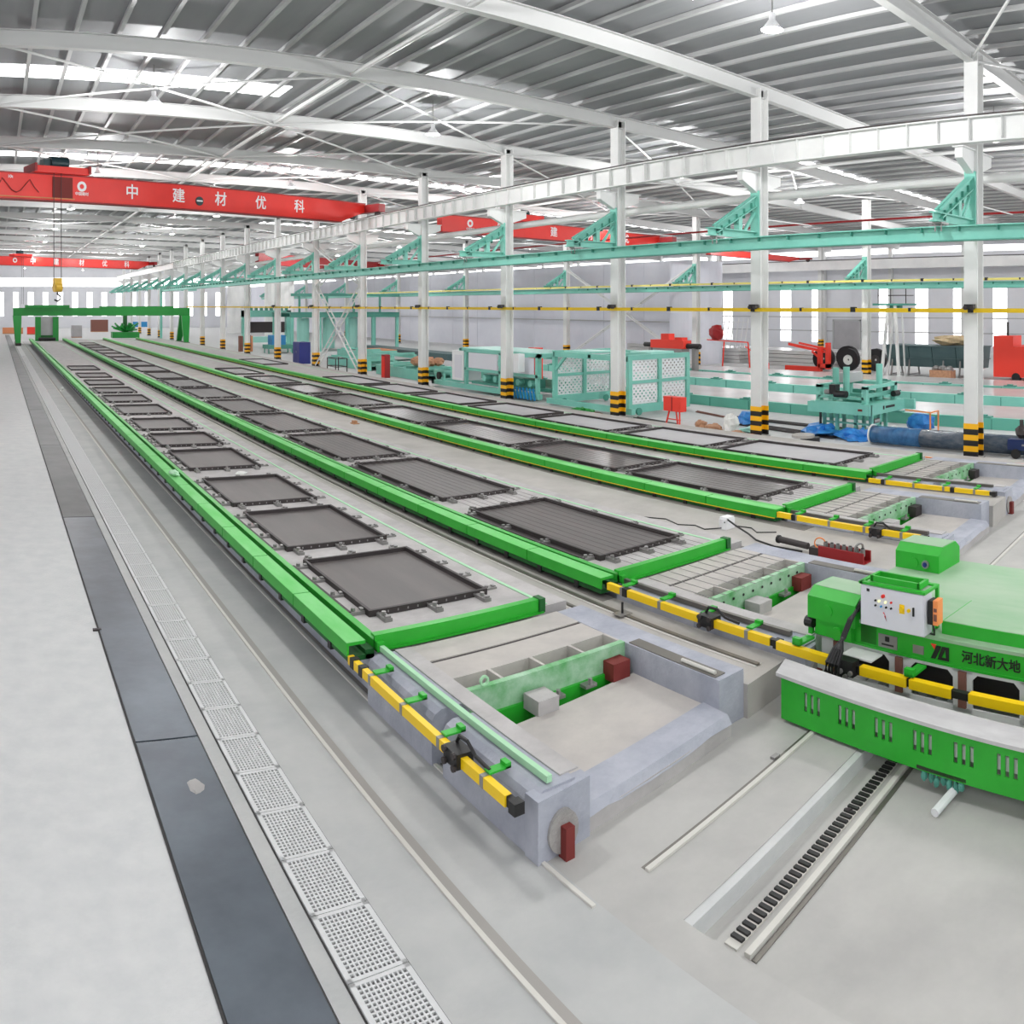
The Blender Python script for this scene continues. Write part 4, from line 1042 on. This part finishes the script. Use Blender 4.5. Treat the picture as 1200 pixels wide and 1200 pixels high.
MB().bar((0.1,8.6,1.0),(0.1,11,1.0),0.12,0.14).bar((0.1,11,1.0),(0.1,10.6,0.4),0.12,0.12).bar((0.1,9.8,1.0),(0.1,9.8,0.4),0.12,0.12).bar((0.1,9.8,0.4),(0.1,11,1.0),0.06,0.1).obj('nose_frame', 'teal', t)
MB().cyl((-0.05,10.3,0.7),(0.1,10.3,0.7),0.22,12).obj('wheel', 'black', t)
t = thing('wall_cabinet', 'white electrical box fixed to the fourth front column', 'box', (25.35, 36.5, 1.55))
B(-0.1, 0.3, -0.55, -0.1, 0, 0.95).obj('body', 'white_paint', t)

# low teal conveyors farther left behind the columns
for i, (x, y, l_, lab) in enumerate(((27.0,49.5,7.0,'low teal conveyor frame behind the fifth front column'), (27.5,59,8,'low teal conveyor frame behind the cross bracing'),
                                (33,66,12,'long low teal track farther behind the cross bracing'))):
    t = thing('conveyor_frame', lab, 'conveyor', (x, y, 0))
    for a in (0, 2.2): B(a, a+0.3, 0, l_, 0.0, 0.7).obj('side_beam', 'teal', t)
    MB().box(0.3,2.2,0,l_,0.3,0.36).obj('belt', 'teal_dark' if i < 2 else 'strip_concrete', t)
    for k in range(4): MB().box(0.0,2.5,0.4+k*(l_-1)/3.2,0.7+k*(l_-1)/3.2,0.7,0.86).obj('cross_bar', 'teal', t)
t = thing('rubble_heap', 'heap of tan debris and cardboard on the low teal conveyor', 'heap', (27.6, 50, 0.98))
mb = MB()
for k in range(8): mb.blob((R.uniform(0,1.6),R.uniform(0,3),0.2),0.4,0.5,0.3,k)
o = mb.obj('debris', 'cardboard', t); o['kind'] = 'stuff'
for i, (x, y, z_, s, l_, m_, lab) in enumerate(((38, 65, 0, 2.2, 19, 'hopper_grey', 'long dark grey bed of pipes before the partition wall'), (36.0,74,0,1.6,4,'pallet_orange','stack of orange crates on the floor by the pale partition'))):
    t = thing('storage_stack', lab, 'stack', (x, y, z_))
    MB().box(0,s,0,l_,0.1,0.7).obj('load', m_, t)
    for a in (0, l_-0.2): B(-0.1,s+0.1,a,a+0.2,0,0.1).obj('bearer', 'timber', t)

# cabinets near the columns
t = thing('tool_cabinet', 'dark blue metal cabinet standing between sixth and eighth front columns', 'cabinet', (25.4, 68.3, 0))
B(0, 1.0, 0, 1.6, 0.0, 1.85).obj('body', 'navy', t)
for yy in (0.02, 0.82): B(-0.03, 0, yy, yy+0.76, 0.1, 1.8).obj('door', 'navy', t)
B(-0.05, -0.03, 0.7, 0.76, 0.9, 1.1).obj('door_handle', 'clamp_steel', t)
t = thing('fire_cabinet', 'narrow red fire cabinet behind the sixth front column', 'cabinet', (25.9, 52.8, 0))
B(0, 0.4, 0, 0.55, 0, 1.6).obj('body', 'red_dark', t); B(-0.02, 0, 0.04, 0.51, 0.05, 1.5).obj('door', 'red', t)
t = thing('tube_frame', 'small dark steel tube frame on the floor near the cross bracing', 'frame', (24.2, 57.5, 0))
mb = MB()
for a in (0, 0.9):
    for b in (0, 1.6): mb.bar((a,b,0),(a,b,1.1),0.06)
for z in (0.5, 1.1):
    mb.bar((0,0,z),(0.9,0,z),0.05).bar((0,1.6,z),(0.9,1.6,z),0.05).bar((0,0,z),(0,1.6,z),0.05).bar((0.9,0,z),(0.9,1.6,z),0.05)
mb.obj('tubing', 'frame_steel', t)
t = thing('red_cabinet', 'small bright red cabinet behind the teal machine', 'cabinet', (30.9, 42.2, 0))
B(0, 0.6, 0, 0.7, 0.0, 2.4).obj('body', 'red_bright', t); B(-0.03,0,0.04,0.66,0.1,2.3).obj('door', 'red_bright', t)
t = thing('red_hoist', 'red hoist body on a grey stand behind the perforated screens', 'machine', (43.78, 42.0, 0))
MB().box(0,0.8,0,3.4,1.9,2.5).box(0.1,0.7,1.6,2.4,2.5,2.95).box(0.1,0.7,0.3,1.0,2.5,2.7).obj('body', 'red_bright', t)
MB().cyl((0.4,-1.2,2.1),(0.4,0,2.1),0.2,10).obj('shaft', 'black', t)
MB().cyl((0.4,3.4,2.1),(0.4,4.4,2.1),0.18,10).obj('shaft', 'black', t)
MB().box(0.2,0.6,-0.9,-0.6,0,1.95).box(0.2,0.6,3.5,3.8,0,1.95).box(0,0.8,0.2,3.2,0,1.9).obj('stand', 'clamp_steel', t)

# ------------------------------------------------------------------ teal mezzanine with columns, far middle
t = thing('mezzanine', 'teal steel platform on posts at the far middle', 'platform', (31, 86, 0))
MB().box(0,13,0,0.4,3.7,4.2).box(0,13,6,6.4,3.7,4.2).box(0,13,0,6.4,4.15,4.25).obj('deck_beam', 'teal_dark', t)
for a in (0.2, 3.4, 6.6, 9.8, 12.8):
    for b in (0.2, 6.2): MB().box(a-0.15,a+0.15,b-0.15,b+0.15,0,3.7).obj('post', 'teal', t)
MB().box(0,13,-0.1,0.1,6.0,6.3).obj('upper_beam', 'teal_dark', t)
for a in (1.0, 4.2, 7.4, 10.6): MB().box(a-0.1,a+0.1,0,0.2,4.25,6.0).obj('upper_post', 'teal_dark', t)
for a in (2.5, 5.6, 8.4): MB().cyl((a,3,0.2),(a,3,3.6),0.7,14).obj('vessel', 'teal_pale', t)
t = thing('block_press', 'teal and white press machine far behind the eighth front column', 'machine', (29.5, 99, 0))
B(0,0.7,0,0.7,0,4.4).obj('column_post', 'teal', t)
B(5.6,6.2,0,0.7,0,4.4).obj('column_post', 'teal', t)
MB().box(0,6.2,0,0.8,3.6,4.4).obj('crosshead', 'teal', t)
MB().box(0.9,5.4,0.1,0.7,1.7,3.0).obj('press_head', 'frame_steel', t)
MB().box(0.9,5.6,-0.1,0.7,0.5,1.2).obj('table', 'teal_pale', t)
for k in range(9): B(0.3+k*0.65,0.6+k*0.65,0,0.4,4.4,4.9).obj('hose_block', 'teal_dark', t)
t = thing('blue_tub', 'bright blue tub on a low trolley behind the ninth front column', 'tub', (28.2, 84, 0))
MB().box(0,1.5,0,1.4,0.9,1.9).obj('body', 'blue', t); MB().box(-0.5,2.4,-0.3,1.7,0.5,0.9).box(-0.4,-0.3,0,0.1,0,0.5).box(2.2,2.3,0,0.1,0,0.5).box(-0.4,-0.3,1.4,1.5,0,0.5).box(2.2,2.3,1.4,1.5,0,0.5).obj('trolley', 'teal_dark', t)
t = thing('brown_crates', 'pair of brown boards leaning near the tenth front column', 'boards', (26.0, 88.5, 0))
MB().box(0,0.4,0,0.5,0,1.7).box(0.8,1.3,0,0.5,0,1.8).obj('board', 'brown', t)
MB().box(1.32,1.5,0,0.5,0,1.7).obj('board', 'pallet_orange', t)

# ------------------------------------------------------------------ teal lifting machine near the second front column
t = thing('lifting_frame', 'teal lifting machine on legs right of the second front column', 'machine', (27.4, 16.7, 0))
W_, D__ = 2.7, 2.7
MB().box(0,W_,-0.08,0.08,0.85,1.25).box(0,W_,D__-0.08,D__+0.08,0.85,1.25).box(-0.08,0.08,-0.08,D__+0.08,0.85,1.25).box(W_-0.08,W_+0.08,-0.5,D__+0.08,0.85,1.25).obj('main_frame', 'teal', t)
MB().box(-0.1,0.0,0.3,D__-0.3,1.25,1.32).box(0,W_,0,D__,1.22,1.26).obj('deck', 'teal', t)
for (a, b, h) in ((0.2,0.3,1.9),(0.2,2.4,1.9),(2.4,0.3,1.95),(2.4,2.4,1.9),(1.2,2.5,1.9)): B(a-0.1,a+0.1,b-0.1,b+0.1,1.25,h).obj('short_post', 'teal', t)
MB().box(0.1,0.3,0.3,2.4,1.4,1.5).box(0.1,2.5,2.3,2.5,1.8,1.92).box(0.1,2.5,0.2,0.4,1.8,1.92).box(2.3,2.5,0.2,2.5,1.8,1.92).obj('upper_rail', 'teal', t)
for (a, b, h) in ((0.6,1.9,2.55),(0.6,1.4,2.6),(1.6,0.5,2.7)): MB().cyl((a,b,1.3),(a,b,h),0.13,12).obj('cylinder', 'teal', t)
MB().box(1.2,2.3,1.7,2.4,1.92,2.3).obj('white_cabinet', 'mould_grey', t)
for k in range(5): MB().box(0.5+0.35*k,0.7+0.35*k,0.6,1.5,1.26,1.45+0.12*(k%3)).obj('drive_unit', 'teal' if k%2 else 'teal_dark', t)
B(0.4, 2.4, 0.35, 0.5, 1.45, 1.6).obj('cross_rail', 'teal', t)
MB().cyl((0.0,1.0,1.6),(0.0,1.55,1.6),0.13,12).box(-0.1,0.2,1.45,1.75,1.6,1.95).obj('motor', 'black', t)
MB().cyl((0.02,1.7,1.65),(0.02,2.0,1.65),0.1,10).obj('coupling', 'clamp_steel', t)
MB().cyl((2.0,0.1,1.5),(2.4,0.1,1.5),0.12,10).obj('pump', 'black', t)
MB().cyl((2.55,0.8,1.4),(2.55,0.8,1.9),0.12,10).obj('pump', 'black', t)
for (a, b) in ((0.5,0.2),(1.1,0.2),(0.5,0.9),(1.1,0.9),(2.1,0.5),(2.1,1.2),(0.4,1.7),(0.9,1.7),(0.4,2.3),(0.9,2.3)): B(a-0.06,a+0.06,b-0.06,b+0.06,0.0,0.85).obj('leg', 'teal', t)
for z in (0.1, 0.4): MB().box(0.44,1.16,0.14,0.26,z,z+0.07).box(0.44,0.56,0.2,2.3,z,z+0.07).obj('leg_tie', 'teal', t)
for z in (0.25, 0.55): MB().cyl((0.6,0.2,z),(1.0,0.2,z),0.1,10).obj('spring_unit', 'clamp_steel', t)
MB().cyl((-0.02,2.2,0.35),(-0.02,2.2,0.85),0.05,8).obj('stop_rod', 'black', t)
MB().box(0.9,1.0,-0.09,-0.08,1.0,1.14).box(1.1,1.8,-0.09,-0.08,1.03,1.12).obj('maker_mark', 'black', t)
MB().box(-0.09,-0.085,0.25,0.45,1.0,1.08).obj('type_plate', 'maroon', t)
tag(MB().blob((0,0,0.12),0.8,0.7,0.26,11,14,7,0.45).obj('blue_tarp', 'tarp_blue', None, (27.2, 18.7, 0)), 'crumpled blue tarpaulin under the left side of the teal lifting machine', 'tarpaulin')
tag(MB().blob((0,0,0.1),0.6,0.75,0.26,15,14,7,0.45).obj('blue_tarp', 'tarp_blue', None, (27.0, 16.9, 0)), 'crumpled blue tarpaulin at the flange end of the wrapped pipe', 'tarpaulin')
t = thing('wrapped_pipe', 'big pipe wrapped in dark blue film with white flange, behind the nearest front column', 'pipe', (26.4, 15.9, 0.36))
MB().cyl((0,0,0),(0,-2.0,0),0.32,20).obj('blue_wrapping', 'wrap_blue', t, smooth=True)
MB().cyl((0,-2.0,0),(0,-6.0,0),0.32,20).obj('grey_wrapping', 'wrap', t, smooth=True)
MB().ring((0,0.03,0),(0,1,0),0.2,0.36,0.05,24).obj('flange', 'cloth_white', t)
t = thing('wrapped_pipe', 'smaller grey pipe with white flange lying behind the big wrapped pipe', 'pipe', (27.6, 15.7, 0.26))
MB().cyl((0,0,0),(0,-5.6,0),0.17,16).obj('wrapping', 'gap_concrete', t, smooth=True)
MB().ring((0,0.03,0),(0,1,0),0.1,0.28,0.05,24).obj('flange', 'cloth_white', t)
t = thing('wrapped_crate', 'bale wrapped in bright blue sheet on an orange frame before the teal rails', 'bale', (30.0, 15.9, 0))
MB().blob((0,0,0.35),0.5,0.62,0.38,21,10,6,0.15).obj('blue_sheet', 'tarp_blue', t)
MB().bar((-0.3,-0.6,0),(-0.3,-0.6,0.8),0.05).bar((-0.3,-0.6,0.8),(-0.3,0.5,0.85),0.05).bar((0.4,-0.6,0),(0.4,-0.6,0.8),0.05).bar((0.4,-0.6,0.8),(-0.3,-0.6,0.8),0.05).obj('frame', 'orange', t)
t = thing('cover_disc', 'pair of dark round lids stacked on the floor by the second front column', 'lids', (25.4, 18.0, 0))
MB().cyl((0,0,0),(0,0,0.2),0.36,20).obj('lower_lid', 'black', t)
MB().cyl((-0.15,0.2,0.2),(-0.15,0.2,0.3),0.42,20).obj('upper_lid', 'gap_concrete', t)
t = thing('compressor_cart', 'dark blue compressor on small wheels beside the nearest front column', 'compressor', (25.9, 9.0, 0))
MB().box(0,0.5,0,1.5,0.28,0.62).obj('tank', 'cart_navy', t)
MB().box(-0.005,0,0.4,1.0,0.42,0.48).obj('lettering_strip', 'clamp_steel', t)
for yy in (0.25, 1.2): MB().cyl((-0.06,yy,0.16),(0.02,yy,0.16),0.16,14).obj('wheel', 'black', t)
MB().blob((0.25,1.0,0.85),0.2,0.3,0.22,5).cyl((0.2,0.5,0.7),(0.2,0.5,1.05),0.12,10).cyl((0.25,1.1,0.9),(0.25,1.1,1.25),0.07,8).obj('pump_head', 'frame_steel', t)
MB().tube([(0.1,0.3,0.8),(0.0,0.1,1.0),(-0.1,-0.2,0.8),(0,-0.5,0.4),(0.1,-0.9,0.1)],0.03).obj('hose', 'black', t)
MB().blob((0.3,0.2,0.8),0.2,0.22,0.2,9).obj('white_filter', 'cloth_white', t)
t = thing('red_stand', 'red box on thin legs standing before the perforated screens', 'stand', (25.4, 24.9, 0))
B(-0.15, 0.2, -0.5, 0.5, 0.6, 1.2).obj('box', 'red_bright', t)
B(-0.17, -0.15, -0.02, 0.02, 0.6, 1.2).obj('door_joint', 'red_dark', t)
MB().bar((0,-0.3,0.6),(-0.1,-0.4,0),0.05).bar((0,0.3,0.6),(-0.1,0.4,0),0.05).bar((0.1,0,0.6),(0.2,0,0),0.05).bar((0,-0.35,0.25),(0,0.35,0.25),0.04).obj('legs', 'red_bright', t)
# debris row
for (x, y, rx, ry, rz2, m_, nm, lab, sd) in (
    (25.6, 23.6, .25, .3, .18, 'cardboard', 'sack', 'brown sack right of the red stand', 1),
    (25.3, 22.6, .3, .45, .16, 'cardboard', 'sack', 'tan bundle of sacking among the debris by the rightmost bed', 2),
    (25.5, 21.9, .3, .3, .42, 'cloth_white', 'plastic_bag', 'tall white plastic bag among the debris', 3),
    (26.0, 21.1, .35, .6, .16, 'teal_pale', 'plastic_sheet', 'pale green plastic sheet lying by the debris', 4),
    (27.6, 22.6, .5, .65, .3, 'tarp_blue', 'blue_bag', 'blue plastic bag behind the white bag', 5),
    (24.7, 20.9, .25, .4, .14, 'cardboard', 'sack', 'brown cloth bundle left of the orange cloth', 6),
    (24.4, 19.9, .2, .32, .15, 'orange', 'orange_cloth', 'orange cloth bundle just left of the second front column', 7),
    (24.6, 29.9, .35, .7, .2, 'gantry_green', 'green_fittings', 'small heap of green fittings on the floor left of the third front column', 8),
    (24.6, 28.9, .2, .3, .14, 'brown', 'brown_scraps', 'little heap of brown scraps beside the green fittings', 9)):
    tag(MB().blob((0,0,rz2*0.8),rx,ry,rz2,sd,10,6,0.3).obj(nm, m_, None, (x, y, 0)), lab, nm.split('_')[-1])
def bundle(x, y, dx, dy, n, label, m_='frame_steel'):
    t = thing('steel_bars', label, 'bars', (x, y, 0))
    for k in range(n):
        o = R.uniform(-0.1, 0.1)
        MB().bar((k*0.12,0,0.04),(k*0.12+dx+o,dy,0.04+0.02*(k%2)),0.05).obj('bar', m_, t)
bundle(26.5, 17.8, 0.8, 6.0, 6, 'bundle of dark steel bars on the floor behind the second front column')
bundle(28.5, 18.5, 0.2, 6.0, 5, 'bundle of dark bars lying near the first teal formwork rail')
bundle(25.0, 24.9, 0.2, 2.7, 6, 'dark grating bars on the floor below the perforated screens')
bundle(24.25, 10.2, 0.0, 6.5, 4, 'thin dark bars along the floor before the wrapped pipe')
bundle(28.6, 25.0, 0.6, 2.2, 2, 'brown timber beams lying behind the debris', 'brown')
tag(MB().tube([(23.3,17.5,0.32),(23.1,15,0.32),(23.4,13,0.32),(23.3,11,0.32),(23.5,9,0.32),(23.4,7,0.32)],0.02).obj('orange_cable', 'orange'), 'orange cable running along the right edge of the rightmost bed', 'cable')

# ------------------------------------------------------------------ far right: trailer, tyres, hopper, red machine
t = thing('red_trailer', 'bright red A-frame trailer with fork arms left of the big tyres', 'trailer', (53.2, 35.9, 0)); t.scale = (1, 0.62, 1)
MB().bar((0,6.6,0.18),(0,1.2,0.18),0.3,0.35).bar((0.2,6.4,2.0),(0.2,1.0,1.5),0.2,0.2).bar((0.2,4.8,2.1),(0.2,0.6,1.7),0.15,0.15).obj('fork_arm', 'red_bright', t)
MB().box(-0.2,0.2,1.2,1.6,0.2,1.9).box(-0.2,0.2,0,0.4,0.2,2.2).box(-0.2,0.2,0,1.5,0.3,0.6).bar((0,1.4,1.0),(0,2.6,1.5),0.15,0.15).obj('upright', 'red_bright', t)
for i, (x, y, r_, lab) in enumerate(((54.5,37.3,0.85,'big black tyre under the arms of the red trailer'), (56.2,36.2,0.9,'big black tyre standing behind the other tyres'),
                              (54.3,34.9,0.85,'black tyre with white hub right of the red trailer'), (55.3,33.1,0.85,'rightmost black tyre, between trailer and grey hopper'))):
    t = thing('big_tyre', lab, 'tyre', (x, y, r_+0.05), 0, 'big tyres by the red trailer')
    MB().ring((0,0,0),(1,0.25,0),r_*0.45,r_,0.5,20).obj('rubber', 'tyre', t)
    MB().ring((-0.02,0,0),(1,0.25,0),0.1,r_*0.46,0.3,16).obj('hub', 'cloth_white' if i == 2 else 'frame_steel', t)
t = thing('hopper', 'long dark grey-green ribbed trough on trestles before the right wall', 'hopper', (53.2, 23.6, 0))
for k in range(4):
    y0 = 0.05+k*1.85
    MB().prism_y([(0.35,0.65),(1.6,0.65),(2.0,2.1),(0,2.1)], y0, y0+1.8).obj('trough_section', 'hopper_grey', t)
MB().box(-0.08,2.08,0,7.5,2.1,2.18).box(0.1,1.9,0,7.5,1.25,1.3).obj('rim', 'hopper_grey', t)
for yy in (1.6, 2.9, 5.6, 7.0):
    MB().bar((0.1,yy,0),(0.4,yy,1.9),0.1,0.1).bar((1.8,yy,0),(1.6,yy,0.7),0.1,0.1).bar((0.1,yy,0.1),(1.8,yy,0.1),0.08,0.08).obj('trestle', 'clamp_steel', t)
tag(MB().blob((0,0,0.3),0.7,1.5,0.35,31,12,6,0.25).obj('canvas_heap', 'canvas', None, (54.2, 26.0, 2.25)), 'beige canvas heap lying on top of the long grey-green trough', 'canvas')
t = thing('rubble_heap', 'small tub of grey scrap on the floor before the long trough', 'tub', (52.1, 25.9, 0))
MB().box(-0.4,0.4,-0.8,0.8,0.0,0.6).obj('tub', 'cardboard', t)
for k in range(3): MB().blob((0.0,-0.5+0.5*k,0.65),0.35,0.32,0.25,k).obj('scrap', 'clamp_steel', t)
t = thing('red_machine', 'big boxy bright red machine at the right edge before the windows', 'machine', (51.8, 13.2, 0))
MB().box(0,3,1.2,8.8,0.3,2.3).box(0,1.5,7.4,8.8,2.3,3.0).obj('body', 'red_bright', t)
B(-0.03, 0.0, 3.5, 5.2, 0.4, 1.5).obj('pale_panel', 'cloth_white', t)
MB().cyl((0.8,8.1,3.0),(0.8,8.1,3.9),0.08,8).obj('exhaust', 'black', t)
MB().cyl((1.0,4.0,2.3),(1.0,4.0,3.3),0.05,8).obj('antenna', 'black', t)
MB().box(0.5,1.5,5.0,6.0,2.3,2.55).obj('engine_top', 'frame_steel', t)
for yy in (2.5, 7.2): MB().cyl((-0.05,yy,0.3),(0.3,yy,0.3),0.3,12).obj('wheel', 'tyre', t)
# tower scaffold
t = thing('scaffold_tower', 'white lifting mast with a small railed platform before the right windows', 'mast', (51.2, 28.9, 0))
MB().bar((0,1.3,0),(0,0.75,5.0),0.14,0.2).bar((0,-0.1,0),(0,0.2,5.0),0.14,0.2).bar((0.9,1.3,0),(0.9,0.75,5.0),0.1,0.1).bar((0.9,-0.1,0),(0.9,0.2,5.0),0.1,0.1).obj('mast', 'white_steel', t)
MB().box(-0.2,1.1,-0.9,1.9,5.0,5.14).box(0.2,0.7,0.0,0.9,4.6,5.0).obj('platform', 'teal_dark', t)
mb = MB()
for yy in (-0.7, 0.5, 1.5): mb.bar((-0.1,yy,5.1),(-0.1,yy,6.3),0.05)
for z in (5.7, 6.3): mb.bar((-0.1,-0.7,z),(-0.1,1.5,z),0.05).bar((1.0,-0.7,z),(1.0,1.5,z),0.05)
mb.obj('guard_rail', 'frame_steel', t)
MB().bar((0,1.3,0.05),(-0.5,2.0,0.05),0.1).obj('outrigger', 'white_steel', t)
MB().bar((0,-0.1,0.05),(-0.5,-0.7,0.05),0.1).bar((-0.3,-0.4,0),(0,-0.0,1.6),0.08).obj('outrigger', 'white_steel', t)
# white slabs and racks in the back
for i, (x, y0, y1, h, lab) in enumerate(((56.5,36.5,46.5,1.3,'long low white slab pile behind the second column row, right part'), (56.5,47.5,62,1.3,'long low white slab pile behind the second column row, left part'))):
    t = thing('slab_pile', lab, 'slabs', (x, y0, 0))
    for k in range(4): B(0, 3.5, 0.04*k, y1-y0-0.05*k, 0.02+k*h/4, (k+1)*h/4-0.02).obj('slab', 'glossy_white', t)
def rack(x, y, n, label, m_='white_steel', z=1.3, h=2.6, dy=0.55):
    t = thing('leaning_rack', label, 'rack', (x, y, z))
    mb = MB()
    for k in range(n):
        mb.bar((0,k*dy,0),(1.0,k*dy+0.35,h),0.07)
    mb.bar((0.2,0,h*0.2),(0.2,n*dy,h*0.2),0.07).bar((0.8,0.3,h*0.85),(0.8,n*dy+0.2,h*0.85),0.07)
    mb.obj('bars', m_, t)
rack(57.5, 53.5, 10, 'white leaning A-frame rack on the left white slab pile')
rack(57.5, 47.8, 9, 'second white leaning rack beside the first on the slab pile')
t = thing('red_trestle', 'thin red steel trestle standing left of the nearest second row column', 'trestle', (50.0, 41.0, 0))
MB().bar((0,0,0),(0,0.2,2.2),0.08).bar((0,2.8,0),(0,2.6,2.2),0.08).bar((0,0.2,2.2),(0,4.4,2.3),0.08).bar((0,0.5,1.9),(0,-1.8,0.7),0.06).bar((0,-1.8,0.7),(0,-1.8,0),0.06).obj('frame', 'red_bright', t)
MB().blob((0,3.4,2.9),0.4,0.7,0.6,3).obj('red_bundle', 'red_dark', t)

tag(MB().blob((0,0,0.02),0.035,0.05,0.03,4).obj('metal_scrap', 'frame_steel', None, (7.3, 4.7, -0.16)), 'small dark metal scrap on the trench floor beside the step', 'scrap')
tag(MB().box(-0.05,0.05,-0.03,0.03,0,0.03).obj('pipe_fitting', 'clamp_steel', None, (7.45, 5.75, 0.01)), 'small grey fitting on the floor beside the pale cross rail', 'fitting')
